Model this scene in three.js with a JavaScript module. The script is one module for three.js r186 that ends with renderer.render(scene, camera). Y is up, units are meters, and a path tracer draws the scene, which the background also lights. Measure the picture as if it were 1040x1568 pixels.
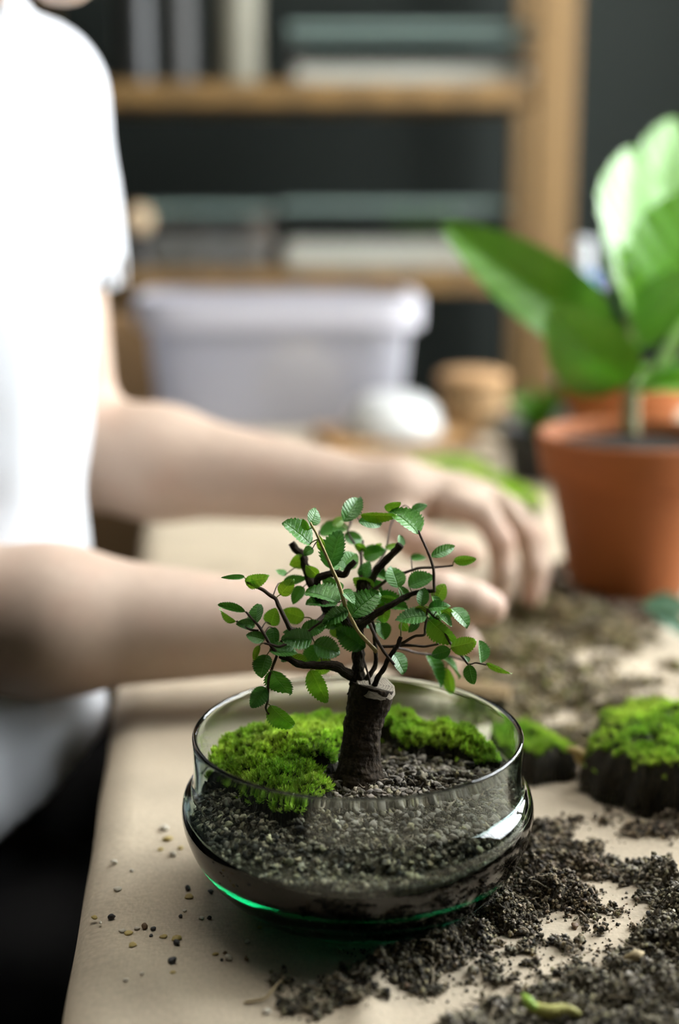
import * as THREE from 'three';
import { RoundedBoxGeometry } from 'three/addons/geometries/RoundedBoxGeometry.js';
import { mergeGeometries, mergeVertices } from 'three/addons/utils/BufferGeometryUtils.js';
import { ImprovedNoise } from 'three/addons/math/ImprovedNoise.js';
import { RectAreaLightUniformsLib } from 'three/addons/lights/RectAreaLightUniformsLib.js';

// ------------------------------------------------------------------ camera, sky, light, exposure
const T = 0.75;                                   // height of the work table
const CAM_H = 0.332, PITCH = THREE.MathUtils.degToRad(13), FPX = 2178;
const scene = new THREE.Scene();
const camera = new THREE.PerspectiveCamera(2 * Math.atan(784 / FPX) * 180 / Math.PI, 1040 / 1568, 0.02, 30);
camera.position.set(0, T + CAM_H, 0);
camera.rotation.x = -PITCH;
camera.focus = 0.652;
camera.userData.fStop = 2.5;
const SKY = new THREE.Color(0.93, 0.97, 1.0);     // overcast daylight
const SKY_LEVEL = 9;
scene.background = SKY.clone().multiplyScalar(SKY_LEVEL);
RectAreaLightUniformsLib.init();
// the window in the right wall, filled with overcast sky
const WIN = { x: 1.15, z0: -2.30, z1: -0.68, y0: T + 0.18, y1: T + 2.05 };
const skyLight = new THREE.RectAreaLight(SKY, SKY_LEVEL, WIN.z1 - WIN.z0, WIN.y1 - WIN.y0);
skyLight.name = 'window_daylight';
skyLight.position.set(WIN.x + 0.1, (WIN.y0 + WIN.y1) / 2, (WIN.z0 + WIN.z1) / 2);
skyLight.lookAt(WIN.x - 1, (WIN.y0 + WIN.y1) / 2, (WIN.z0 + WIN.z1) / 2);
scene.add(skyLight);
// the linear lamp on the ceiling
const LAMP = { x: 0.0, y: 2.845, z: -1.05, w: 1.5, d: 0.6 }, LAMP_COLOR = new THREE.Color(1.0, 0.95, 0.87);
const lampLight = new THREE.RectAreaLight(LAMP_COLOR, 4.2, LAMP.w, LAMP.d);
lampLight.name = 'ceiling_lamp_light';
lampLight.position.set(LAMP.x, LAMP.y - 0.006, LAMP.z);
lampLight.lookAt(LAMP.x, 0, LAMP.z);
scene.add(lampLight);
const renderer = new THREE.WebGLRenderer({ antialias: true });
renderer.toneMapping = THREE.LinearToneMapping;
renderer.toneMappingExposure = 1.0;
renderer.shadowMap.enabled = true;

// ------------------------------------------------------------------ helpers
let seed = 7;
const rnd = () => { seed = (seed + 0x6D2B79F5) | 0; let t = Math.imul(seed ^ (seed >>> 15), 1 | seed); t = (t + Math.imul(t ^ (t >>> 7), 61 | t)) ^ t; return ((t ^ (t >>> 14)) >>> 0) / 4294967296; };
const rr = (a, b) => a + (b - a) * rnd();
const clamp = (x, a = 0, b = 1) => Math.min(b, Math.max(a, x));
const sstep = (a, b, x) => { const t = clamp((x - a) / (b - a)); return t * t * (3 - 2 * t); };
const lerp = (a, b, t) => a + (b - a) * t;
const pn = new ImprovedNoise();
const noise = (x, y, z) => pn.noise(x + 31.7, y + 17.3, z + 5.9);
const fbm = (x, y, z, o = 4) => { let s = 0, a = 0.5; for (let i = 0; i < o; i++) { s += a * noise(x, y, z); x *= 2.03; y *= 2.03; z *= 2.03; a *= 0.5; } return s; };
const V = (x, y, z) => new THREE.Vector3(x, y, z);
const CP = Math.cos(PITCH), SP = Math.sin(PITCH);
// a point seen at (px, py) of the 1040 x 1568 frame at a depth along the optical axis
const at = (px, py, d) => { const a = (px - 520) / FPX, b = (784 - py) / FPX; return V(d * a, T + CAM_H + d * (-SP + b * CP), d * (-CP - b * SP)); };
// the point of the horizontal plane h above the table top seen there
const ground = (px, py, h = 0) => { const b = (784 - py) / FPX; return at(px, py, (h - CAM_H) / (-SP + b * CP)); };
const used = new Map();
const numbered = (n) => { const k = used.get(n) ?? 0; used.set(n, k + 1); return k ? n + '_' + String(k).padStart(3, '0') : n; };
function shade(o) { o.traverse((c) => { if (c.isMesh) { c.castShadow = true; c.receiveShadow = true; } }); }
function tag(o, label, category, group, kind) {
  if (label) o.userData.label = label;
  if (category) o.userData.category = category;
  if (group) o.userData.group = group;
  if (kind) o.userData.kind = kind;
  return o;
}
function thing(name, label, category, pos, group, kind) {
  const o = new THREE.Group(); o.name = numbered(name); scene.add(o);
  if (pos) o.position.copy(pos);
  return tag(o, label, category, group, kind);
}
function solo(name, geo, mat, label, category, group, kind) {   // a thing that is one mesh
  const o = new THREE.Mesh(geo, mat); o.name = numbered(name); scene.add(o);
  return tag(o, label, category, group, kind);
}
function part(name, geo, mat, parent) { const o = new THREE.Mesh(geo, mat); o.name = name; parent.add(o); return o; }
function struct(name, geo, mat, parent = scene) { const o = new THREE.Mesh(geo, mat); o.name = name; parent.add(o); if (parent === scene) o.userData.kind = 'structure'; return o; }
const box = (w, h, d, x = 0, y = 0, z = 0) => new THREE.BoxGeometry(w, h, d).translate(x, y, z);
const rbox = (w, h, d, r, x = 0, y = 0, z = 0) => new RoundedBoxGeometry(w, h, d, 2, r).translate(x, y, z);
const std = (o) => new THREE.MeshStandardMaterial(o);
const phy = (o) => new THREE.MeshPhysicalMaterial(o);
const lin = (r, g, b) => new THREE.Color().setRGB(r, g, b);

function texture(w, h, fn, srgb) {     // fn(u, v) -> [r, g, b] in 0..1
  const d = new Uint8Array(w * h * 4);
  for (let j = 0; j < h; j++) for (let i = 0; i < w; i++) {
    const c = fn((i + 0.5) / w, (j + 0.5) / h), o = (j * w + i) * 4;
    d[o] = clamp(c[0]) * 255; d[o + 1] = clamp(c[1]) * 255; d[o + 2] = clamp(c[2]) * 255; d[o + 3] = 255;
  }
  const t = new THREE.DataTexture(d, w, h); t.wrapS = t.wrapT = THREE.RepeatWrapping;
  t.magFilter = THREE.LinearFilter; t.minFilter = THREE.LinearMipmapLinearFilter; t.generateMipmaps = true;
  if (srgb) t.colorSpace = THREE.SRGBColorSpace;
  t.needsUpdate = true; return t;
}
const grey = (f) => (u, v) => { const x = f(u, v); return [x, x, x]; };
// periodic noise on the unit square
const tileNoise = (u, v, fu, fv, z = 0, o = 4) => {
  const a = fbm(u * fu, v * fv, z, o), b = fbm((u - 1) * fu, v * fv, z, o), c = fbm(u * fu, (v - 1) * fv, z, o), d = fbm((u - 1) * fu, (v - 1) * fv, z, o);
  const su = sstep(0.75, 1, u), sv = sstep(0.75, 1, v);
  return lerp(lerp(a, b, su), lerp(c, d, su), sv);
};

// signed distance helpers, meshed by surface nets
const segD = (p, a, b, ra, rb) => {
  const bx = b.x - a.x, by = b.y - a.y, bz = b.z - a.z, px = p.x - a.x, py = p.y - a.y, pz = p.z - a.z;
  const t = clamp((px * bx + py * by + pz * bz) / (bx * bx + by * by + bz * bz + 1e-12));
  return Math.hypot(px - bx * t, py - by * t, pz - bz * t) - (ra + (rb - ra) * t);
};
const smin = (a, b, k) => { const h = Math.max(k - Math.abs(a - b), 0) / k; return Math.min(a, b) - h * h * k * 0.25; };
function netMesh(f, lo, hi, s) {
  const nx = Math.ceil((hi.x - lo.x) / s) + 1, ny = Math.ceil((hi.y - lo.y) / s) + 1, nz = Math.ceil((hi.z - lo.z) / s) + 1;
  const val = new Float32Array(nx * ny * nz), p = V(), id = (i, j, k) => (k * ny + j) * nx + i;
  for (let k = 0; k < nz; k++) for (let j = 0; j < ny; j++) for (let i = 0; i < nx; i++) {
    p.set(lo.x + i * s, lo.y + j * s, lo.z + k * s); val[id(i, j, k)] = f(p);
  }
  const vid = new Int32Array(nx * ny * nz).fill(-1), pos = [], idx = [];
  for (let k = 0; k < nz - 1; k++) for (let j = 0; j < ny - 1; j++) for (let i = 0; i < nx - 1; i++) {
    let n = 0, sx = 0, sy = 0, sz = 0, m = 0;
    const c = [];
    for (let q = 0; q < 8; q++) { const v = val[id(i + (q & 1), j + ((q >> 1) & 1), k + (q >> 2))]; c.push(v); if (v < 0) m++; }
    if (m === 0 || m === 8) continue;
    for (let q = 0; q < 8; q++) for (let b = 0; b < 3; b++) {
      const w = q | (1 << b); if (w === q) continue;
      if ((c[q] < 0) === (c[w] < 0)) continue;
      const t = c[q] / (c[q] - c[w]);
      sx += (q & 1) + (b === 0 ? t : 0); sy += ((q >> 1) & 1) + (b === 1 ? t : 0); sz += (q >> 2) + (b === 2 ? t : 0); n++;
    }
    vid[id(i, j, k)] = pos.length / 3;
    pos.push(lo.x + (i + sx / n) * s, lo.y + (j + sy / n) * s, lo.z + (k + sz / n) * s);
  }
  const quad = (a, b, c, d, flip) => { if (a < 0 || b < 0 || c < 0 || d < 0) return; if (flip) idx.push(a, c, b, a, d, c); else idx.push(a, b, c, a, c, d); };
  for (let k = 1; k < nz - 1; k++) for (let j = 1; j < ny - 1; j++) for (let i = 1; i < nx - 1; i++) {
    const v = val[id(i, j, k)] < 0;
    if (v !== val[id(i + 1, j, k)] < 0) quad(vid[id(i, j - 1, k - 1)], vid[id(i, j, k - 1)], vid[id(i, j, k)], vid[id(i, j - 1, k)], !v);
    if (v !== val[id(i, j + 1, k)] < 0) quad(vid[id(i - 1, j, k - 1)], vid[id(i - 1, j, k)], vid[id(i, j, k)], vid[id(i, j, k - 1)], !v);
    if (v !== val[id(i, j, k + 1)] < 0) quad(vid[id(i - 1, j - 1, k)], vid[id(i, j - 1, k)], vid[id(i, j, k)], vid[id(i - 1, j, k)], !v);
  }
  const g = new THREE.BufferGeometry();
  g.setAttribute('position', new THREE.Float32BufferAttribute(pos, 3)); g.setIndex(idx);
  const nor = new Float32Array(pos.length), e = s * 0.6;
  for (let i = 0; i < pos.length; i += 3) {
    const q = V(pos[i], pos[i + 1], pos[i + 2]), d = (x, y, z) => f(p.set(q.x + x, q.y + y, q.z + z));
    const n = V(d(e, 0, 0) - d(-e, 0, 0), d(0, e, 0) - d(0, -e, 0), d(0, 0, e) - d(0, 0, -e)).normalize();
    nor[i] = n.x; nor[i + 1] = n.y; nor[i + 2] = n.z;
  }
  g.setAttribute('normal', new THREE.BufferAttribute(nor, 3));
  return g;
}
function paint(g, fn) {     // vertex colours, linear
  const p = g.attributes.position, c = new Float32Array(p.count * 3), q = V();
  for (let i = 0; i < p.count; i++) { q.fromBufferAttribute(p, i); const k = fn(q, i); c[i * 3] = k[0]; c[i * 3 + 1] = k[1]; c[i * 3 + 2] = k[2]; }
  g.setAttribute('color', new THREE.BufferAttribute(c, 3)); return g;
}
// tube with a varying radius along a smooth curve
function limb(pts, radii, seg = 20, sides = 10, rough = 0, capEnds = true) {
  const cv = new THREE.CatmullRomCurve3(pts, false, 'centripetal'), fr = cv.computeFrenetFrames(seg, false), pos = [], idx = [], uv = [];
  const L = cv.getLength();
  for (let i = 0; i <= seg; i++) {
    const t = i / seg, c = cv.getPointAt(t), f = t * (radii.length - 1), k = Math.min(radii.length - 2, Math.floor(f)), r = lerp(radii[k], radii[k + 1], f - k);
    for (let j = 0; j <= sides; j++) {
      const a = j / sides * Math.PI * 2, ca = Math.cos(a), sa = Math.sin(a);
      const q = r * (1 + rough * (noise(c.x * 300 + ca * 1.4, c.y * 300, c.z * 300 + sa * 1.4) + 0.5 * noise(c.x * 700 + ca * 2, c.y * 700, c.z * 700 + sa * 2)));
      pos.push(c.x + (fr.normals[i].x * ca + fr.binormals[i].x * sa) * q, c.y + (fr.normals[i].y * ca + fr.binormals[i].y * sa) * q, c.z + (fr.normals[i].z * ca + fr.binormals[i].z * sa) * q);
      uv.push(j / sides, t * L * 20);
    }
  }
  for (let i = 0; i < seg; i++) for (let j = 0; j < sides; j++) { const a = i * (sides + 1) + j, b = a + sides + 1; idx.push(a, a + 1, b, b, a + 1, b + 1); }
  if (capEnds) for (const [i, s] of [[0, 1], [seg, -1]]) {
    const c = cv.getPointAt(i / seg), n = pos.length / 3; pos.push(c.x, c.y, c.z); uv.push(0.5, 0);
    for (let j = 0; j < sides; j++) { const a = i * (sides + 1) + j; if (s > 0) idx.push(n, a + 1, a); else idx.push(n, a, a + 1); }
  }
  const g = new THREE.BufferGeometry(); g.setAttribute('position', new THREE.Float32BufferAttribute(pos, 3)); g.setAttribute('uv', new THREE.Float32BufferAttribute(uv, 2)); g.setIndex(idx); g.computeVertexNormals();
  return g;
}
const lathe = (pts, n = 64) => new THREE.LatheGeometry(pts.map(([r, y]) => new THREE.Vector2(Math.max(r, 0.00001), y)), n);
const M4 = new THREE.Matrix4(), Q = new THREE.Quaternion(), EU = new THREE.Euler(), S3 = V();
function scatter(name, geo, mat, list, parent) {       // list of {p, s:[x,y,z], r:[x,y,z] or q, c:[r,g,b]}
  const m = new THREE.InstancedMesh(geo, mat, list.length); m.name = name;
  list.forEach((e, i) => {
    if (e.q) Q.copy(e.q); else Q.setFromEuler(EU.set(...e.r));
    m.setMatrixAt(i, M4.compose(e.p, Q, S3.set(...e.s)));
    if (e.c) m.setColorAt(i, lin(...e.c));
  });
  parent.add(m); m.userData.kind = 'stuff'; m.castShadow = m.receiveShadow = true; return m;
}
function lump(detail, amp, f) {      // an irregular crumb about 1 across
  let g = new THREE.IcosahedronGeometry(0.5, detail); g.deleteAttribute('uv'); g.deleteAttribute('normal'); g = mergeVertices(g);
  const p = g.attributes.position, o = rr(0, 90);
  for (let i = 0; i < p.count; i++) { const q = V().fromBufferAttribute(p, i), k = 1 + amp * noise(q.x * f + o, q.y * f, q.z * f - o) * 2; p.setXYZ(i, q.x * k, q.y * k, q.z * k); }
  g.computeVertexNormals(); return g;
}
// sheet over a rectangle: height(x, z) or null outside
function field(x0, x1, z0, z1, s, h) {
  const nx = Math.ceil((x1 - x0) / s), nz = Math.ceil((z1 - z0) / s), pos = [], uv = [], idx = [], ok = [];
  for (let k = 0; k <= nz; k++) for (let i = 0; i <= nx; i++) { const x = x0 + i * s, z = z0 + k * s, y = h(x, z); ok.push(y !== null); pos.push(x, y ?? 0, z); uv.push(x, z); }
  for (let k = 0; k < nz; k++) for (let i = 0; i < nx; i++) {
    const a = k * (nx + 1) + i, b = a + 1, c = a + nx + 1, d = c + 1;
    if (ok[a] && ok[b] && ok[c] && ok[d]) idx.push(a, c, b, b, c, d);
  }
  const g = new THREE.BufferGeometry(); g.setAttribute('position', new THREE.Float32BufferAttribute(pos, 3)); g.setAttribute('uv', new THREE.Float32BufferAttribute(uv, 2)); g.setIndex(idx); g.computeVertexNormals(); return g;
}

// ------------------------------------------------------------------ room
const ROOM = { x0: -2.4, x1: 1.15, z0: -3.0, z1: 1.7, h: 2.9 };
const plasterBump = texture(256, 256, grey((u, v) => 0.5 + 0.6 * tileNoise(u, v, 14, 14, 3)));
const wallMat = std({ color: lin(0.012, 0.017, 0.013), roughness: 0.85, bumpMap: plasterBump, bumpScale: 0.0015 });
const floorTex = texture(512, 512, (u, v) => { const k = 0.16 + 0.05 * tileNoise(u, v, 6, 6, 9) + 0.05 * tileNoise(u, v, 40, 40, 2); return [k, k * 0.98, k * 0.93]; }, true);
floorTex.repeat.set(3, 3);
const floorMat = std({ map: floorTex, roughness: 0.7 });
const W = ROOM.x1 - ROOM.x0, D = ROOM.z1 - ROOM.z0, CX = (ROOM.x0 + ROOM.x1) / 2, CZ = (ROOM.z0 + ROOM.z1) / 2, TH = 0.12;
struct('floor', box(W + 2 * TH, TH, D + 2 * TH, CX, -TH / 2, CZ), floorMat);
{ // linear lamp on the ceiling above the table
  const lp = thing('ceiling_lamp', 'long flat panel lamp fixed to the ceiling above the table', 'lamp', V(LAMP.x, LAMP.y, LAMP.z));
  part('housing', rbox(LAMP.w + 0.04, 0.05, LAMP.d + 0.04, 0.008, 0, 0.029, 0), std({ color: lin(0.6, 0.6, 0.6), roughness: 0.5 }), lp);
  part('diffuser_lamp', box(LAMP.w, 0.006, LAMP.d, 0, 0, 0), std({ color: 0xffffff, emissive: LAMP_COLOR, emissiveIntensity: 1.6 }), lp);
}
struct('ceiling', box(W + 2 * TH, TH, D + 2 * TH, CX, ROOM.h + TH / 2, CZ), std({ color: lin(0.10, 0.10, 0.095), roughness: 0.9 }));
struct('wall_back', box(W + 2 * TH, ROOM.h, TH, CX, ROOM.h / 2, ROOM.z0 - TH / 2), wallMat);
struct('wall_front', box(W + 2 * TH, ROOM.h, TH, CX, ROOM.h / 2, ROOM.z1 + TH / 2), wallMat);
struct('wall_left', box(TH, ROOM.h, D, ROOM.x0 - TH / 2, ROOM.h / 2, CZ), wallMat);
{
  const x = ROOM.x1 + TH / 2, g = [
    box(TH, WIN.y0, D, x, WIN.y0 / 2, CZ), box(TH, ROOM.h - WIN.y1, D, x, (ROOM.h + WIN.y1) / 2, CZ),
    box(TH, WIN.y1 - WIN.y0, WIN.z0 - ROOM.z0, x, (WIN.y0 + WIN.y1) / 2, (WIN.z0 + ROOM.z0) / 2),
    box(TH, WIN.y1 - WIN.y0, ROOM.z1 - WIN.z1, x, (WIN.y0 + WIN.y1) / 2, (WIN.z1 + ROOM.z1) / 2)];
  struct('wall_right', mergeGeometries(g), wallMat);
  const w = new THREE.Group(); w.name = 'window_1'; w.userData.kind = 'structure'; scene.add(w);
  const fm = std({ color: lin(0.12, 0.11, 0.10), roughness: 0.5 }), xm = ROOM.x1 + 0.05, h = WIN.y1 - WIN.y0, d = WIN.z1 - WIN.z0, ym = (WIN.y0 + WIN.y1) / 2, zm = (WIN.z0 + WIN.z1) / 2;
  part('window_frame', mergeGeometries([rbox(0.05, 0.05, d, 0.006, xm, WIN.y0 + 0.025, zm), rbox(0.05, 0.05, d, 0.006, xm, WIN.y1 - 0.025, zm), rbox(0.05, h, 0.05, 0.006, xm, ym, WIN.z0 + 0.025), rbox(0.05, h, 0.05, 0.006, xm, ym, WIN.z1 - 0.025)]), fm, w);
  part('mullion', rbox(0.05, h, 0.045, 0.006, xm, ym, zm), fm, w);
  part('transom', rbox(0.05, 0.035, d, 0.006, xm, WIN.y0 + h * 0.6, zm), fm, w);
  const pane = phy({ color: 0xffffff, transmission: 1, thickness: 0, roughness: 0, ior: 1.5 });
  for (const s of [-1, 1]) part('pane', box(0.004, h - 0.08, d / 2 - 0.05, xm + 0.01, ym, zm + s * d / 4), pane, w);
  part('window_sill', rbox(0.2, 0.03, d + 0.1, 0.008, ROOM.x1 - 0.03, WIN.y0 - 0.015, zm), std({ color: lin(0.3, 0.28, 0.25), roughness: 0.6 }), w);
}

// ------------------------------------------------------------------ table and paper
const EDGE_A = V(-0.109, 0, -0.515), YAW = Math.atan2(0.078, 0.82);       // left edge of the table
const woodTex = texture(512, 512, (u, v) => { const r = Math.sin((u * 9 + 1.6 * tileNoise(u, v, 3, 1.2, 4)) * 6.28) * 0.5 + 0.5, f = tileNoise(u, v, 90, 4, 1, 3); const k = 0.78 + 0.14 * r + 0.22 * f; return [0.80 * k, 0.62 * k, 0.40 * k]; }, true);
const woodMat = std({ map: woodTex, roughness: 0.6 });
{
  const t = thing('work_table', 'long wooden work table covered in brown paper beside seated person', 'table', V(EDGE_A.x, 0, EDGE_A.z)); t.rotation.y = YAW;
  const w = 1.08, z0 = -1.62, z1 = 0.32, zl = z1 - z0;
  part('tabletop', rbox(w, 0.032, zl, 0.004, w / 2, T - 0.0175, (z0 + z1) / 2), woodMat, t);
  for (const [x, z] of [[0.12, z0 + 0.06], [w - 0.06, z0 + 0.06], [0.12, z1 - 0.06], [w - 0.06, z1 - 0.06]]) part('leg', rbox(0.06, T - 0.034, 0.06, 0.005, x, (T - 0.034) / 2, z), woodMat, t);
  part('apron', box(0.02, 0.06, zl - 0.18, 0.12, T - 0.064, (z0 + z1) / 2), woodMat, t);
  part('apron', box(0.02, 0.06, zl - 0.18, w - 0.06, T - 0.064, (z0 + z1) / 2), woodMat, t);
}
const kraftTex = texture(1024, 1024, (u, v) => {
  const a = tileNoise(u, v, 5, 5, 1, 4), b = tileNoise(u, v, 160, 60, 6, 3), c = tileNoise(u, v, 50, 150, 8, 2); const k = 1 + 0.10 * a + 0.12 * b + 0.08 * c;
  return [0.725 * k, 0.667 * k, 0.575 * k];
}, true);
kraftTex.repeat.set(5, 5);
const kraftBump = texture(512, 512, grey((u, v) => 0.5 + 0.35 * tileNoise(u, v, 60, 60, 11, 3) + 0.3 * tileNoise(u, v, 9, 9, 4, 3))); kraftBump.repeat.set(5, 5);
const kraftMat = std({ map: kraftTex, roughness: 0.78, bumpMap: kraftBump, bumpScale: 0.0006 });
// ridge of a crease running from a to b, amount h, half width w
const crease = (x, z, a, b, h, w) => { const dx = b.x - a.x, dz = b.z - a.z, L = dx * dx + dz * dz, t = clamp(((x - a.x) * dx + (z - a.z) * dz) / L), d = Math.hypot(x - a.x - dx * t, z - a.z - dz * t); return h * Math.exp(-d / w) * sstep(0, 0.25, t + 0.12) * sstep(0, 0.25, 1.12 - t); };
const CREASES = [
  [ground(585, 1500), ground(548, 1600), 0.0075, 0.006], [ground(585, 1500), ground(700, 1462), 0.0035, 0.008], [ground(180, 1450), ground(330, 1600), 0.003, 0.014],
  [ground(200, 1200), ground(120, 1420), 0.001, 0.015], [ground(700, 1500), ground(960, 1380), 0.0028, 0.012], [ground(850, 1250), ground(1050, 1300), 0.003, 0.015], [ground(880, 1030), ground(1100, 1060), 0.003, 0.02],
];
const paperH = (x, z) => {
  let h = 0.0012 + 0.0012 * (0.5 + fbm(x * 9, z * 9, 2, 3)) ;
  for (const c of CREASES) h += crease(x, z, ...c);
  const d = Math.hypot(x - 0.0085, z + 0.622), e = Math.hypot(x - 0.2405, z + 1.147);
  return h * sstep(0.04, 0.075, d) * sstep(0.045, 0.07, e) * sstep(-1.38, -1.25, z) + 0.0004;
};
{
  const g = field(0, 1.06, -1.6, 0.30, 0.006, () => 0), p = g.attributes.position, c = Math.cos(YAW), s = Math.sin(YAW);
  // fine strip that folds over the left edge
  for (let i = 0; i < p.count; i++) {
    let u = p.getX(i), w = p.getZ(i), y;
    const wob = 0.0012 * noise(w * 14, 3, 1);
    const wx = EDGE_A.x + u * c + w * s, wz = EDGE_A.z - u * s + w * c;
    y = T + paperH(wx, wz);
    if (u < 0.0125) { const k = (0.0125 - u) / 0.0125; y = T + lerp(paperH(wx, wz), -0.006 * k, k); u = lerp(u, -0.004, k) + wob; }
    p.setXYZ(i, EDGE_A.x + u * c + w * s, y, EDGE_A.z - u * s + w * c);
  }
  g.computeVertexNormals();
  solo('kraft_paper', g, kraftMat, 'sheet of brown kraft paper spread over the work table', 'paper');
}

// ------------------------------------------------------------------ glass bowl
const BC = V(0.0085, T + 0.0008, -0.622);
const OUTER = [[0.0, 0.0012], [0.034, 0.001], [0.0405, 0.0], [0.0455, 0.0009], [0.054, 0.0046], [0.0625, 0.0104], [0.0705, 0.0182], [0.0768, 0.0275], [0.0808, 0.0372], [0.0824, 0.0452], [0.0822, 0.0500], [0.0810, 0.0540], [0.0792, 0.0566], [0.0776, 0.0584], [0.0769, 0.0605], [0.0766, 0.064], [0.0766, 0.074], [0.0768, 0.0815], [0.0767, 0.0830], [0.0760, 0.0838]];
const INNER = [[0.0752, 0.0836], [0.0746, 0.0828], [0.0744, 0.0815], [0.0742, 0.074], [0.0742, 0.064], [0.0745, 0.0602], [0.0753, 0.0578], [0.0767, 0.0560], [0.0784, 0.0535], [0.0796, 0.0500], [0.0794, 0.0455], [0.0770, 0.0395], [0.0716, 0.0322], [0.0636, 0.0254], [0.0545, 0.0200], [0.045, 0.0165], [0.034, 0.0148], [0.0, 0.0140]];
const smoothProfile = (pts, n) => new THREE.CatmullRomCurve3(pts.map(([r, y]) => V(r, y, 0)), false, 'centripetal').getPoints(n).map((p) => [Math.max(p.x, 0), p.y]);
{
  const prof = [...smoothProfile(OUTER, 90), ...smoothProfile(INNER, 90)];
  const glass = phy({ color: 0xffffff, transmission: 1, thickness: 0.003, roughness: 0.0, ior: 1.5, attenuationColor: lin(0.08, 0.50, 0.36), attenuationDistance: 0.046 });
  const b = solo('glass_bowl', lathe(prof, 160), glass, 'round clear glass bowl with necked rim holding soil, moss and small tree', 'bowl');
  b.position.copy(BC);
}
// inner radius of the bowl at height y above its foot
const innerR = (() => { const p = smoothProfile(INNER, 200); return (y) => { let r = 0.03; for (let i = 0; i < p.length - 1; i++) if ((p[i][1] - y) * (p[i + 1][1] - y) <= 0) { r = lerp(p[i][0], p[i + 1][0], (y - p[i][1]) / (p[i + 1][1] - p[i][1] + 1e-9)); break; } return r; }; })();

// ------------------------------------------------------------------ soil, crumbs, moss
const soilTex = texture(512, 512, (u, v) => { const k = 0.27 + 0.24 * tileNoise(u, v, 30, 30, 3, 3) + 0.24 * tileNoise(u, v, 110, 110, 7, 2); return [k * 1.02, k * 0.91, k * 0.68]; }, true);
soilTex.repeat.set(14, 14);
const soilBump = texture(512, 512, grey((u, v) => 0.5 + 0.9 * tileNoise(u, v, 60, 60, 5, 4))); soilBump.repeat.set(14, 14);
const soilMat = std({ map: soilTex, roughness: 0.95, bumpMap: soilBump, bumpScale: 0.0015 });
const crumbMat = std({ color: 0xffffff, roughness: 0.92 });
const CRUMBS = [lump(1, 0.55, 2.4), lump(1, 0.7, 3.1), lump(1, 0.6, 2.0)];
const CHIP = lump(1, 0.5, 1.7);
const STICK = limb([V(-0.5, 0, 0), V(-0.15, 0.08, 0.03), V(0.2, 0.02, -0.05), V(0.5, 0.1, 0.04)], [0.035, 0.045, 0.03, 0.012], 6, 5);
const soilTone = (warm = 0) => { const k = Math.pow(rnd(), 2.0) * 0.38 + 0.018, w = rr(0.86, 0.95); return [k * (1.02 + warm), k * w, k * w * rr(0.56, 0.76)]; };
const paleTone = () => { const k = rr(0.16, 0.42); return [k, k * 0.9, k * rr(0.6, 0.78)]; };

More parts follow.
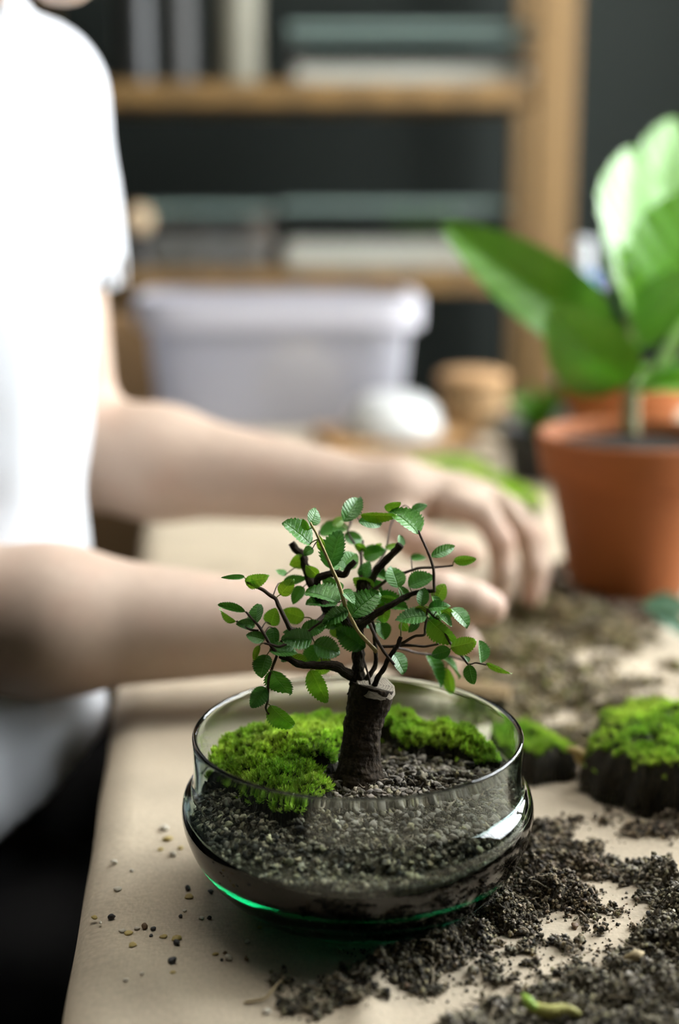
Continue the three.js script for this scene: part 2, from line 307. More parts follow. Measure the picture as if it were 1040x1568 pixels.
// bowl soil: mound with a rougher, lower front
const bowlSoilY = (x, z) => {       // relative to BC
  const r = Math.hypot(x, z) / 0.078, back = sstep(0.05, -0.05, z);
  return 0.0565 - 0.0100 * r * r * (1 - back * 0.55) - 0.0055 * sstep(0.02, 0.075, z) + 0.0035 * Math.exp(-(x * x + z * z) / 0.0007) + 0.0055 * fbm(x * 50, z * 50, 1, 3) + 0.0058 * fbm(x * 150, z * 150, 6, 3) * sstep(0.010, 0.02, Math.hypot(x, z));
};
{
  const t = thing('potting_soil', 'dark crumbly potting soil filling the glass bowl', 'soil', BC.clone(), null, 'stuff');
  // body of the soil: revolves along the glass, closed on top by the rough surface
  const N = 96, RINGS = 34, pos = [], idx = [], uv = [];
  const levels = []; for (let i = 0; i <= 20; i++) levels.push(lerp(0.0144, 0.042, Math.pow(i / 20, 1.2)));
  for (const y of levels) for (let j = 0; j <= N; j++) { const a = j / N * Math.PI * 2, r = Math.max(0.001, innerR(y) - 0.0006 - 0.0007 * (0.5 + noise(Math.cos(a) * 9, y * 180, Math.sin(a) * 9))); pos.push(r * Math.cos(a), y, r * Math.sin(a)); uv.push(a * 0.07, y); }
  for (let i = 1; i <= RINGS; i++) for (let j = 0; j <= N; j++) {
    const a = j / N * Math.PI * 2, k = 1 - i / RINGS;
    const y0 = bowlSoilY(0.078 * k * Math.cos(a), 0.078 * k * Math.sin(a)), r = Math.min(innerR(Math.min(y0, 0.06)) - 0.0012, 0.0785) * k; pos.push(r * Math.cos(a), bowlSoilY(r * Math.cos(a), r * Math.sin(a)), r * Math.sin(a)); uv.push(r * Math.cos(a), r * Math.sin(a));
  }
  const rows = pos.length / 3 / (N + 1);
  for (let i = 0; i < rows - 1; i++) for (let j = 0; j < N; j++) { const a = i * (N + 1) + j, b = a + N + 1; idx.push(a, b, a + 1, a + 1, b, b + 1); }
  const g = new THREE.BufferGeometry(); g.setAttribute('position', new THREE.Float32BufferAttribute(pos, 3)); g.setAttribute('uv', new THREE.Float32BufferAttribute(uv, 2)); g.setIndex(idx); g.computeVertexNormals();
  part('soil_mass', g, soilMat, t).userData.kind = 'stuff';
  const lists = [[], [], []], chips = [], sticks = [];
  for (let i = 0; i < 12000; i++) {
    const a = rr(0, 6.283), k = Math.sqrt(rnd()) * 0.995;
    let r = 0.0775 * k, x = r * Math.cos(a), z = r * Math.sin(a), y = bowlSoilY(x, z);
    const lim = innerR(Math.min(y + 0.001, 0.062)) - 0.0022; if (r > lim) { const q = lim / r; x *= q; z *= q; y = bowlSoilY(x, z); }
    if (Math.hypot(x, z) < 0.009) continue;
    const clump = fbm(x * 120, z * 120, 7, 2), s = (0.0005 + 0.0021 * Math.pow(rnd(), 2.6)) * (1 + Math.max(0, clump) * 1.4);
    lists[i % 3].push({ p: V(x, y + s * rr(0, 0.9) + Math.max(0, clump) * 0.0022, z), s: [s * rr(0.8, 1.3), s * rr(0.6, 1), s * rr(0.8, 1.3)], r: [rr(0, 6), rr(0, 6), rr(0, 6)], c: soilTone(0.02) });
  }
  for (let i = 0; i < 2600; i++) {      // crumbs pressed against the glass
    const a = rr(0, 6.283), y = rr(0.018, 0.045), r = innerR(y) - 0.0014, s = rr(0.0006, 0.0017);
    lists[i % 3].push({ p: V(r * Math.cos(a), y, r * Math.sin(a)), s: [s, s * 0.8, s], r: [rr(0, 6), rr(0, 6), rr(0, 6)], c: soilTone(0.05) });
  }
  for (let i = 0; i < 700; i++) {       // flat grey chips, right of the trunk
    const x = rr(-0.01, 0.068), z = rr(-0.03, 0.045); if (Math.hypot(x, z) > 0.07 || Math.hypot(x, z) < 0.011) continue;
    const s = rr(0.0018, 0.0052), k = rr(0.08, 0.32);
    chips.push({ p: V(x, bowlSoilY(x, z) + 0.0012 + rr(0, 0.0012), z), s: [s, s * 0.35, s * rr(0.5, 0.8)], r: [rr(-0.7, 0.7), rr(0, 6), rr(-0.7, 0.7)], c: [k, k * 0.87, k * 0.70] });
  }
  for (let i = 0; i < 150; i++) {
    const a = rr(0, 6.283), r = 0.07 * Math.sqrt(rnd()), x = r * Math.cos(a), z = r * Math.sin(a), s = rr(0.004, 0.011), k = rr(0.06, 0.28);
    sticks.push({ p: V(x * 0.94, bowlSoilY(x, z) + 0.0018, z * 0.94), s: [s, s * 1.2, s], r: [rr(-0.5, 0.5), rr(0, 6), rr(-0.4, 0.7)], c: [k, k * 0.8, k * 0.55] });
  }
  lists.forEach((l, i) => scatter('crumb', CRUMBS[i], crumbMat, l, t));
  scatter('chip', CHIP, crumbMat, chips, t); scatter('fibre', STICK, crumbMat, sticks, t);
}
// a tuft of moss: thin pointed leaves round a stem, about 1 high
const TUFTS = [0, 1].map(() => {
  const pos = [], idx = [];
  for (let k = 0; k < 11; k++) {
    const a = k * 2.4 + rr(-0.3, 0.3), lev = k / 11 * 0.55, out = lerp(0.5, 0.16, k / 11), up = lerp(0.28, 0.5, k / 11), w = 0.075, ca = Math.cos(a), sa = Math.sin(a), n = pos.length / 3;
    pos.push(-sa * w * 0.6, lev, ca * w * 0.6, sa * w * 0.6, lev, -ca * w * 0.6, ca * out * 0.6 - sa * w, lev + up * 0.65, sa * out * 0.6 + ca * w, ca * out * 0.6 + sa * w, lev + up * 0.65, sa * out * 0.6 - ca * w, ca * out, lev + up, sa * out);
    idx.push(n, n + 1, n + 2, n + 2, n + 1, n + 3, n + 2, n + 3, n + 4);
  }
  const g = new THREE.BufferGeometry(); g.setAttribute('position', new THREE.Float32BufferAttribute(pos, 3)); g.setIndex(idx); g.computeVertexNormals(); return g;
});
const mossLeafMat = phy({ color: 0xffffff, roughness: 0.8, transmission: 0.4, thickness: 0, side: THREE.DoubleSide, specularIntensity: 0.3 });
const mossSoilMat = std({ map: soilTex, color: lin(0.35, 0.36, 0.3), roughness: 1, bumpMap: soilBump, bumpScale: 0.002 });
// cushion from a list of [x, z, radius, top] blobs over ground(x, z); all relative to the origin given
function moss(label, origin, blobs, groundY, n, size, steep, inside, bare = 0.45) {
  const t = thing('moss_clump', label, 'moss', origin);
  const h = (x, z) => { let m = 0; for (const [bx, bz, br, bh] of blobs) { const d = Math.hypot(x - bx, z - bz) / br * (1 + 0.25 * noise(x * 60, z * 60, bx * 40)); if (d < 1) m = Math.max(m, bh * Math.pow(1 - Math.pow(d, steep), 0.5)); } return m <= 0 ? 0 : m * (1 + 0.16 * noise(x * 110, 3, z * 110) + 0.1 * noise(x * 260, 5, z * 260)); };
  let x0 = 9, x1 = -9, z0 = 9, z1 = -9; for (const [x, z, r] of blobs) { x0 = Math.min(x0, x - r * 1.3); x1 = Math.max(x1, x + r * 1.3); z0 = Math.min(z0, z - r * 1.3); z1 = Math.max(z1, z + r * 1.3); }
  const s = Math.max(0.0011, (x1 - x0) / 120);
  const g = field(x0, x1, z0, z1, s, (x, z) => { if (inside && !inside(x, z)) return null; const y = h(x, z); return y <= 0 && h(x + s, z) <= 0 && h(x - s, z) <= 0 && h(x, z + s) <= 0 && h(x, z - s) <= 0 ? null : groundY(x, z) + (y > 0 ? y : (inside ? -0.001 : 0)); });
  part('earth', g, mossSoilMat, t);
  const lists = [[], []]; let guard = 0;
  while (lists[0].length + lists[1].length < n && guard++ < n * 12) {
    const x = rr(x0, x1), z = rr(z0, z1), y = h(x, z); if (y <= 0 || (inside && !inside(x, z))) continue;
    const e = 0.0012, gx = (h(x + e, z) - h(x - e, z)) / (2 * e), gz = (h(x, z + e) - h(x, z - e)) / (2 * e), nor = V(-gx, 1, -gz).normalize();
    if (nor.y < bare && rnd() < 0.985) continue;
    const up = nor.lerp(V(rr(-0.5, 0.5), 1, rr(-0.5, 0.5)), 0.5).normalize();
    const q = new THREE.Quaternion().setFromUnitVectors(V(0, 1, 0), up).multiply(new THREE.Quaternion().setFromAxisAngle(V(0, 1, 0), rr(0, 6.28)));
    const k = size * rr(0.65, 1.3), b = rr(0.75, 1.25) * (1 + 0.35 * noise(x * 80, 9, z * 80)), yel = clamp(0.5 + 0.9 * noise(x * 45, 2, z * 45) + rr(-0.25, 0.25));
    lists[guard & 1].push({ p: V(x, groundY(x, z) + y - k * 0.35, z), s: [k, k * rr(0.9, 1.4), k], q, c: [lerp(0.24, 0.58, yel) * b, lerp(0.47, 0.72, yel) * b, lerp(0.03, 0.10, yel) * b] });
  }
  lists.forEach((l, i) => scatter('moss_fronds', TUFTS[i], mossLeafMat, l, t));
  return t;
}
const inBowl = (m) => (x, z) => Math.hypot(x, z) < 0.0742 - m;
const rel = (px, py, h) => { const g = ground(px, py, h); return [g.x - BC.x, g.z - BC.z]; };
moss('thick bright green moss cushion in left half of the glass bowl', BC.clone(), [
  [...rel(365, 1165, 0.06), 0.022, 0.014], [...rel(410, 1160, 0.06), 0.022, 0.0165], [...rel(455, 1165, 0.06), 0.021, 0.016], [...rel(490, 1150, 0.06), 0.017, 0.015],
  [...rel(430, 1205, 0.06), 0.018, 0.0135], [...rel(455, 1228, 0.057), 0.015, 0.010], [...rel(395, 1190, 0.057), 0.016, 0.012], [...rel(500, 1120, 0.06), 0.014, 0.012], [...rel(445, 1128, 0.06), 0.018, 0.013], [...rel(345, 1175, 0.058), 0.012, 0.011],
], bowlSoilY, 5200, 0.0034, 3.2, inBowl(0.0015));
moss('low green moss strip along the back of the glass bowl right of trunk', BC.clone(), [
  [...rel(605, 1120, 0.06), 0.014, 0.0145], [...rel(640, 1135, 0.06), 0.015, 0.0125], [...rel(680, 1135, 0.06), 0.015, 0.0125], [...rel(725, 1140, 0.06), 0.016, 0.0125], [...rel(765, 1150, 0.06), 0.013, 0.0105], [...rel(560, 1112, 0.06), 0.014, 0.011],
], bowlSoilY, 3400, 0.0033, 3.2, inBowl(0.0015));
// moss on the table
const tableRel = (o) => (px, py, h) => { const g = ground(px, py, h); return [g.x - o.x, g.z - o.z]; };
const onPaper = (o) => (x, z) => paperH(x + o.x, z + o.z) + 0.0006;
{
  const o = V(0.2, T, -0.745), r = tableRel(o);
  moss('large mound of green moss on dark earth at the right edge', o, [[...r(985, 1165, 0.02), 0.032, 0.030], [...r(1035, 1160, 0.02), 0.042, 0.034], [...r(1075, 1175, 0.02), 0.045, 0.032], [...r(1000, 1130, 0.02), 0.034, 0.030], [...r(935, 1168, 0.012), 0.014, 0.016]], onPaper(o), 5200, 0.0036, 8, null, 0.72);
  const o2 = V(0.112, T, -0.775), r2 = tableRel(o2);
  moss('small dark moss lump just right of the glass bowl', o2, [[...r2(820, 1165, 0.01), 0.017, 0.020], [...r2(850, 1165, 0.01), 0.014, 0.017], [...r2(795, 1150, 0.01), 0.017, 0.020]], onPaper(o2), 1100, 0.0034, 8, null, 0.75);
}
// ------------------------------------------------------------------ the small tree
const TD = 0.667;                                    // depth of the trunk
const tp = ([x, y, d = 0]) => at(x, y, TD + d);
const barkTex = texture(256, 512, (u, v) => { const k = 0.235 + 0.17 * tileNoise(u, v, 24, 12, 3, 4) + 0.12 * tileNoise(u, v, 40, 60, 8, 2); return [k * 1.06, k * 0.92, k * 0.76]; }, true);
const barkBump = texture(256, 512, grey((u, v) => 0.5 + 0.8 * tileNoise(u, v, 26, 12, 5, 4)));
const barkMat = phy({ map: barkTex, color: lin(0.72, 0.68, 0.62), specularIntensity: 0.35, roughness: 0.95, bumpMap: barkBump, bumpScale: 0.0012 });
const twigMat = std({ color: lin(0.060, 0.033, 0.018), roughness: 0.75, bumpMap: barkBump, bumpScale: 0.0003 });
const shootMat = std({ color: lin(0.36, 0.27, 0.09), roughness: 0.6 });
const BRANCHES = [   // [part name, radii in mm, points (px, py, depth behind the trunk in mm)]
  ['branch', [3.6, 3.0, 2.9, 2.6], [[546, 1064, -2], [549, 1025, 0], [551, 985, 0], [545, 952, 4]]],
  ['branch', [2.9, 2.7, 2.5, 2.0, 1.7], [[547, 968, 1], [527, 946, 2], [502, 934, 5], [484, 914, 9], [474, 884, 12], [463, 850, 14], [446, 831, 15]]],
  ['branch', [1.9, 1.7, 1.3], [[489, 918, 6], [487, 886, 2], [507, 878, 2], [528, 880, 3], [544, 859, 2]]],
  ['branch', [2.1, 1.7, 1.3, 0.9], [[549, 962, 2], [575, 940, 1], [602, 925, 0], [632, 909, 2], [666, 905, 3]]],
  ['branch', [2.0, 1.8, 1.8, 1.7], [[556, 955, 8], [560, 905, 14], [574, 878, 12], [594, 855, 9], [614, 834, 7]]],
  ['branch', [3.6, 3.6, 3.2], [[549, 958, 8], [554, 920, 12], [557, 888, 12]]],
  ['twig', [0.9, 0.7, 0.5], [[572, 905, 10], [600, 883, 10], [642, 870, 9], [694, 866, 8]]],
  ['twig', [0.8, 0.65, 0.5], [[665, 907, 2], [664, 872, 0], [655, 845, -2], [646, 825, -3], [641, 812, -3]]],
  ['twig', [1.0, 0.8, 0.9, 0.7, 0.5], [[577, 998, -6], [548, 966, -10], [529, 930, -14], [518, 893, -17], [502, 856, -19], [484, 816, -20], [475, 800, -20]]],
  ['twig', [1.4, 1.2, 1.0, 0.7], [[501, 940, 4], [466, 968, -8], [444, 962, -12], [431, 936, -12], [422, 917, -12], [404, 904, -12], [379, 892, -12]]],
  ['branch', [2.6, 2.1, 1.7, 1.2], [[538, 1035, -2], [515, 1021, -4], [488, 1019, -8], [455, 1016, -12], [428, 1004, -14]]],
  ['twig', [0.7, 0.6, 0.5], [[424, 1004, -14], [412, 1038, -15], [410, 1072, -15], [407, 1084, -15], [412, 1094, -15]]],
  ['twig', [0.9, 0.7, 0.5], [[425, 1003, -14], [413, 986, -14], [395, 957, -14], [377, 937, -13]]],
  ['twig', [0.6, 0.5], [[396, 966, -13], [378, 962, -13], [362, 951, -12]]],
  ['branch', [1.3, 1.1, 0.9], [[573, 1050, -4], [589, 1022, -6], [603, 997, -7], [614, 975, -7]]],
  ['twig', [0.9, 0.8, 0.7], [[566, 955, -6], [583, 990, -9], [604, 1018, -10]]],
  ['twig', [0.8, 0.7, 0.5], [[582, 990, -5], [620, 988, -5], [650, 990, -5], [672, 986, -6]]],
  ['twig', [0.8, 0.7, 0.6, 0.5], [[604, 992, -6], [636, 974, -5], [650, 972, -5], [653, 950, -4], [655, 932, -4]]],
  ['twig', [0.6, 0.6, 0.5], [[655, 934, -4], [674, 952, -5], [690, 985, -7], [712, 1011, -8], [718, 1018, -8]]],
  ['twig', [0.4, 0.4], [[716, 1017, -8], [728, 1015, -8], [744, 1018, -8]]],
  ['twig', [0.9, 0.7, 0.5], [[552, 888, 14], [553, 850, 30], [533, 815, 38], [540, 790, 44]]],
  ['twig', [0.7, 0.6], [[554, 888, 14], [553, 850, 24], [556, 828, 30]]],
  ['twig', [0.6, 0.5], [[430, 982, -12], [470, 968, -14], [488, 955, -15], [500, 945, -15]]],
  ['twig', [0.5, 0.5], [[553, 996, -6], [560, 1020, -13], [567, 1048, -13]]],
  ['twig', [0.7, 0.5], [[600, 990, 4], [640, 1000, 20], [690, 1005, 30], [715, 1012, 34]]],
  ['twig', [0.7, 0.5, 0.4], [[560, 890, 14], [590, 845, 28], [600, 800, 42], [612, 782, 46]]],
  ['branch', [1.4, 1.0, 0.8], [[557, 1046, 0], [575, 1018, 2], [574, 980, 4], [570, 950, 4]]],
  ['twig', [0.9, 0.7, 0.5], [[452, 980, -13], [428, 990, -15], [405, 985, -15]]],
];
// leaves seen in the photograph: base and tip in a 2.08 x enlargement from (320, 740), width there, tone (0 dark, 1 mid, 2 young and bright, 3 shining), extra depth in mm
const LEAVES = [
  [325, 195, 252, 122, 62, 3, 0], [323, 132, 347, 82, 42, 3, 0], [385, 272, 415, 158, 72, 0, -2], [428, 122, 482, 42, 52, 1, 0], [484, 100, 586, 108, 27, 2, 0], [476, 122, 550, 126, 32, 1, 0],
  [560, 80, 608, 64, 27, 2, 4], [667, 163, 604, 78, 60, 3, 0], [645, 92, 692, 68, 28, 3, 14], [708, 234, 782, 198, 30, 0, 0], [780, 246, 847, 242, 30, 2, 0], [430, 163, 487, 183, 38, 0, 0],
  [306, 240, 262, 258, 44, 2, 0], [245, 295, 218, 272, 28, 3, 20], [113, 298, 45, 300, 15, 0, 0], [116, 315, 178, 306, 36, 2, 0], [143, 326, 136, 306, 20, 3, 0], [228, 356, 262, 312, 42, 2, 5],
  [236, 320, 306, 304, 30, 1, 16], [414, 382, 326, 326, 62, 3, -3], [410, 386, 318, 374, 34, 3, 3], [452, 424, 527, 342, 72, 0, -2], [443, 404, 368, 442, 46, 1, -4], [396, 448, 426, 490, 42, 2, -2],
  [500, 522, 405, 468, 62, 0, -3], [294, 470, 366, 452, 48, 0, 3], [328, 498, 238, 494, 60, 0, 0], [334, 508, 413, 540, 66, 0, -3], [192, 534, 279, 534, 46, 3, -3], [152, 446, 148, 386, 52, 0, 0],
  [116, 410, 34, 388, 24, 1, 2], [86, 440, 27, 408, 22, 2, 0], [147, 452, 94, 446, 30, 1, 8], [177, 500, 124, 480, 40, 1, -2], [196, 452, 212, 402, 46, 2, 6], [206, 458, 204, 512, 38, 0, 0],
  [184, 546, 162, 610, 54, 0, 2], [200, 595, 246, 680, 66, 0, -3], [180, 650, 138, 710, 52, 1, 0], [195, 706, 256, 782, 52, 2, 0], [162, 516, 143, 560, 18, 2, 6], [258, 552, 310, 572, 40, 2, 6],
  [324, 594, 372, 692, 56, 2, -3], [352, 520, 306, 574, 52, 1, 2], [386, 556, 346, 606, 42, 2, 4], [304, 428, 240, 414, 48, 2, 6], [528, 362, 626, 396, 50, 1, 0], [560, 378, 552, 440, 44, 2, 4],
  [486, 446, 530, 410, 38, 3, 4], [604, 334, 584, 264, 56, 1, 3], [636, 330, 710, 298, 52, 3, 6], [676, 392, 686, 334, 36, 1, 0], [722, 378, 748, 324, 46, 2, 3], [694, 424, 604, 424, 50, 3, -3],
  [612, 440, 632, 468, 38, 2, 0], [712, 358, 738, 418, 28, 3, -2], [744, 392, 774, 424, 26, 2, 0], [774, 398, 828, 442, 32, 3, 0], [732, 422, 772, 454, 28, 3, -4], [702, 436, 768, 508, 54, 2, -2],
  [770, 522, 847, 508, 52, 2, -3], [770, 532, 710, 546, 40, 0, 0], [868, 572, 864, 506, 42, 3, 0], [826, 570, 820, 550, 20, 3, 0], [828, 578, 840, 636, 38, 0, -2], [884, 572, 954, 610, 20, 2, 0],
  [690, 544, 738, 642, 38, 3, 34], [742, 556, 806, 604, 22, 3, 30], [758, 588, 772, 668, 34, 2, 34], [586, 540, 628, 594, 46, 3, 12], [548, 442, 560, 494, 44, 1, 5], [700, 398, 762, 386, 34, 1, 0],
  [656, 398, 706, 404, 26, 2, 2], [518, 214, 552, 196, 22, 2, 30], [560, 202, 602, 196, 18, 2, 26], [606, 200, 616, 168, 28, 3, 22], [420, 270, 466, 224, 58, 3, 16], [394, 134, 432, 112, 28, 2, 30],
  [352, 166, 440, 142, 44, 3, 40], [332, 208, 304, 222, 36, 0, 4], [366, 216, 350, 170, 26, 2, 8], [530, 300, 500, 342, 34, 1, 10], [420, 342, 408, 314, 24, 3, 4], [560, 270, 520, 296, 26, 1, 18],
  [640, 240, 690, 236, 24, 1, 40], [636, 372, 610, 330, 30, 1, 8], [470, 384, 452, 350, 30, 1, 12], [300, 330, 268, 372, 34, 1, 14], [356, 470, 320, 440, 36, 1, 10], [262, 520, 228, 566, 40, 1, 10],
  [500, 210, 466, 196, 26, 2, 26], [545, 350, 580, 366, 34, 2, 6], [420, 440, 452, 476, 40, 1, 6], [668, 440, 640, 470, 24, 1, 8], [318, 150, 300, 116, 22, 2, 0],
];
{
  const tree = thing('bonsai_tree', 'small bonsai tree with a cut brown trunk and serrated green leaves planted in the bowl', 'tree', null);
  // trunk: leans right, flares at the foot, ends in a pruned stump
  const tc = [[552, 1215, 0], [551, 1190, 0], [551, 1160, 0], [554, 1125, 0], [560, 1090, 0], [566, 1062, -1], [569, 1050, -1]].map(([x, y, d]) => tp([x, y, d / 1000]));
  const trunk = limb(tc, [0.0145, 0.0118, 0.0094, 0.0089, 0.0090, 0.0096, 0.0098], 90, 40, 0.09, true);
  { const p = trunk.attributes.position; // lumps and a swelling under the cut on the right
    const c0 = tp([584, 1072, -0.003]), c1 = tp([572, 1150, -0.008]);
    for (let i = 0; i < p.count; i++) { const q = V().fromBufferAttribute(p, i), k = Math.exp(-q.distanceToSquared(c0) / 6e-5) * 0.0022 + Math.exp(-q.distanceToSquared(c1) / 2.5e-5) * 0.0012 + 0.0011 * fbm(q.x * 160, q.y * 70, q.z * 160, 3); const ax = tc[3]; q.x += Math.sign(q.x - ax.x) * k; q.z += (q.z > ax.z ? 1 : -1) * k * 0.6; p.setXYZ(i, q.x, q.y, q.z); }
    trunk.computeVertexNormals(); }
  const tr = part('trunk', trunk, barkMat, tree);
  const cutTex = texture(256, 256, (u, v) => { const r = Math.hypot(u - 0.5, v - 0.5) * 2, k = 0.56 + 0.06 * Math.sin(r * 42 + 3 * noise(u * 6, v * 6, 2)) + 0.16 * tileNoise(u, v, 18, 18, 4); return [k, k * 0.92, k * 0.80]; }, true);
  { const c = tp([573, 1051, -0.0015]), g = new THREE.CylinderGeometry(0.0094, 0.0106, 0.003, 40, 3), p = g.attributes.position;
    for (let i = 0; i < p.count; i++) { const x = p.getX(i), z = p.getZ(i), a = Math.atan2(z, x), k = 1 + 0.09 * noise(Math.cos(a) * 2, Math.sin(a) * 2, 4) + 0.04 * noise(Math.cos(a) * 7, 3, Math.sin(a) * 7); p.setXYZ(i, x * k, p.getY(i) + 0.0007 * noise(x * 500, 1, z * 500), z * k); }
    g.computeVertexNormals(); g.rotateZ(-0.24).rotateX(0.10).translate(c.x, c.y, c.z);
    tag(part('cut_face', g, std({ map: cutTex, roughness: 0.85, bumpMap: cutTex, bumpScale: 0.0006 }), tr), 'pale ringed face where the trunk was cut'); }
  const skel = [];
  for (const [name, radii, pts] of BRANCHES) {
    const kn = name === 'branch' ? 1.6 : 0.7, fine = []; pts.forEach((q, i) => { fine.push(q); const m = pts[i + 1]; if (m) fine.push([(q[0] + m[0]) / 2 + rr(-kn, kn), (q[1] + m[1]) / 2 + rr(-kn, kn), (q[2] + m[2]) / 2 + rr(-0.5, 0.5)]); });
    const v = fine.map(([x, y, d]) => tp([x, y, d / 1000])), fresh = name === 'twig' && Math.abs(pts[0][0] - 577) < 1;
    part(name, limb(v, radii.map((r) => r / 1000), 8 + v.length * 5, name === 'branch' ? 14 : 8, name === 'branch' ? 0.34 : 0.18), fresh ? shootMat : name === 'branch' ? barkMat : twigMat, tree);
    const cv = new THREE.CatmullRomCurve3(v, false, 'centripetal'); const n = 24;
    const pp = fine.map(([x, y, d]) => V(x, y, d)), cp = new THREE.CatmullRomCurve3(pp, false, 'centripetal');
    for (let i = 0; i <= n; i++) skel.push([cp.getPoint(i / n), cv.getPoint(i / n)]);
  }
  // leaf blade: base at the origin, tip at +x, face +y, about 1 long and 1 wide, toothed rim, folded along the midrib
  const blade = (bend, fold, twist, o) => {
    const N = 48, M = 3, pos = [], uv = [], idx = [];
    for (let i = 0; i <= N; i++) {
      const t = i / N, w0 = Math.pow(Math.sin(Math.PI * Math.pow(t, 0.86)), 0.62) * (1 - 0.14 * t) * 0.5;
      for (let j = -M; j <= M; j++) {
        const s = j / M, tooth = Math.abs(j) === M ? [0.93, 1.0, 1.08, 1.12][i % 4] : 1, w = w0 * s * tooth;
        const x = t + (Math.abs(j) === M && i < N - 1 ? [0, 0.004, 0.010, 0.018][i % 4] : 0), vein = 0.015 * Math.sin((t - Math.abs(s) * 0.13) * Math.PI * 2 * 8) * Math.abs(s) * (1 - Math.abs(s) * 0.4);
        pos.push(x, -bend * t * t + fold * Math.abs(w) + vein + 0.02 * noise(t * 4, s * 2, o) + twist * s * t * 0.2, w);
        uv.push(t, s * 0.5 + 0.5);
      }
    }
    for (let i = 0; i < N; i++) for (let j = 0; j < 2 * M; j++) { const a = i * (2 * M + 1) + j, b = a + 2 * M + 1; idx.push(a, a + 1, b, b, a + 1, b + 1); }
    const g = new THREE.BufferGeometry(); g.setAttribute('position', new THREE.Float32BufferAttribute(pos, 3)); g.setAttribute('uv', new THREE.Float32BufferAttribute(uv, 2)); g.setIndex(idx); g.computeVertexNormals(); return g;
  };
  const BLADES = [blade(0.12, 0.28, 0.3, 1), blade(0.22, 0.18, -0.4, 5), blade(0.05, 0.42, 0.1, 9), blade(0.28, 0.34, 0.5, 13)];
  const vein = (u, v) => { const s = Math.abs(v - 0.5) * 2, mid = Math.exp(-s * 26), ph = (u - s * 0.13) * 8, d = Math.abs(ph - Math.round(ph)), side = Math.exp(-d * 16) * (1 - s * 0.55); return Math.max(mid, side * 0.5); };
  const leafTex = texture(256, 128, (u, v) => { const k = vein(u, v), n = tileNoise(u, v, 24, 14, 4, 3); return [0.66 + 0.34 * k + 0.12 * n, 0.76 + 0.24 * k + 0.12 * n, 0.64 + 0.34 * k + 0.08 * n]; });
  const leafBump = texture(256, 128, grey((u, v) => 0.6 - 0.35 * vein(u, v) + 0.1 * tileNoise(u, v, 30, 16, 2, 2)));
  const leafM = (c, tr, ro) => phy({ map: leafTex, color: lin(...c), roughness: ro, transmission: tr, thickness: 0, bumpMap: leafBump, bumpScale: 0.0010, side: THREE.DoubleSide, ior: 1.45 });
  const sheet = (c, tr, ro) => leafM(c, tr, ro);
  const mature = [sheet([0.100, 0.33, 0.036], 0.32, 0.36), sheet([0.118, 0.37, 0.040], 0.32, 0.38), sheet([0.105, 0.34, 0.052], 0.32, 0.36)], young = [sheet([0.36, 0.66, 0.03], 0.5, 0.48), sheet([0.30, 0.62, 0.035], 0.5, 0.48)];
  const toCam = V(0, SP + 0.1, 1).normalize(), toWin = V(0.66, 0.58, -0.48).normalize();
  const AIM = [V(-0.45, 0.35, 0.85), V(0.1, 0.6, 0.8), V(-0.25, -0.1, 0.95), toCam.clone().add(toWin)].map((v) => v.normalize());
  const stalkMat = std({ color: lin(0.20, 0.19, 0.06), roughness: 0.7 });
  for (let k = 0; k < 26; k++) {          // the dense middle of the crown
    const q = skel[Math.floor(rnd() * skel.length)][0]; if (q.x < 455 || q.x > 660 || q.y < 850 || q.y > 985) { k--; continue; }
    const a = rr(0, 6.28), L = rr(38, 70), bx = (q.x - 320) * 2.08 + 8 * Math.cos(a), by = (q.y - 740) * 2.08 + 8 * Math.sin(a);
    LEAVES.push([bx, by, bx + Math.cos(a) * L, by + Math.sin(a) * L * 0.8, L * rr(0.5, 0.75), [0, 1, 1, 2, 3, 0][k % 6], rr(3, 16)]);
  }
  LEAVES.forEach(([bx, by, tx, ty, w, tone, dz], i) => {
    const B = [320 + bx / 2.08, 740 + by / 2.08], E = [B[0] + (tx - bx) / 1.92, B[1] + (ty - by) / 1.92];
    let best = null, bd = 1e9; for (const s of skel) { const d = Math.hypot(s[0].x - B[0], s[0].y - B[1]) + Math.abs(s[0].z - dz) * 0.35; if (d < bd) { bd = d; best = s; } }
    const d0 = TD + (bd < 22 ? best[0].z / 1000 + (dz > 12 ? (dz / 1000 - best[0].z / 1000) * 0.6 : dz / 2500) : dz / 1000);
    const lenPx = Math.hypot(E[0] - B[0], E[1] - B[1]), slant = rr(-0.45, 0.45) * lenPx / FPX * d0;
    const b = at(B[0], B[1], d0), e = at(E[0], E[1], d0 - slant), ax = e.clone().sub(b), L = ax.length(); ax.normalize();
    const n = AIM[tone].clone().add(V(rr(-0.2, 0.2), rr(-0.2, 0.2), rr(-0.1, 0.1))); n.addScaledVector(ax, -n.dot(ax)).normalize();
    const face = Math.max(0.45, Math.abs(n.dot(b.clone().negate().add(camera.position).normalize())));
    const width = Math.min(w / 1.86 / FPX * d0 / face, L * 0.95);
    const z = new THREE.Vector3().crossVectors(ax, n);
    const m = part('leaf', BLADES[i % 4], tone === 2 ? young[(i >> 1) & 1] : mature[i % 3], tree);
    m.applyMatrix4(new THREE.Matrix4().makeBasis(ax.clone().multiplyScalar(L), n.clone().multiplyScalar(L), z.multiplyScalar(width)).setPosition(b));
    const a = best[1], gap = a.distanceTo(b);
    if (gap > 0.0008) part('leaf_stalk', limb([a, a.clone().lerp(b, 0.5).add(V(0, Math.min(0.003, gap * 0.12), 0)), b.clone().addScaledVector(ax, 0.0006)], [0.00034, 0.0003, 0.00026], 6, 5), gap > 0.012 ? twigMat : stalkMat, tree);
  });
}

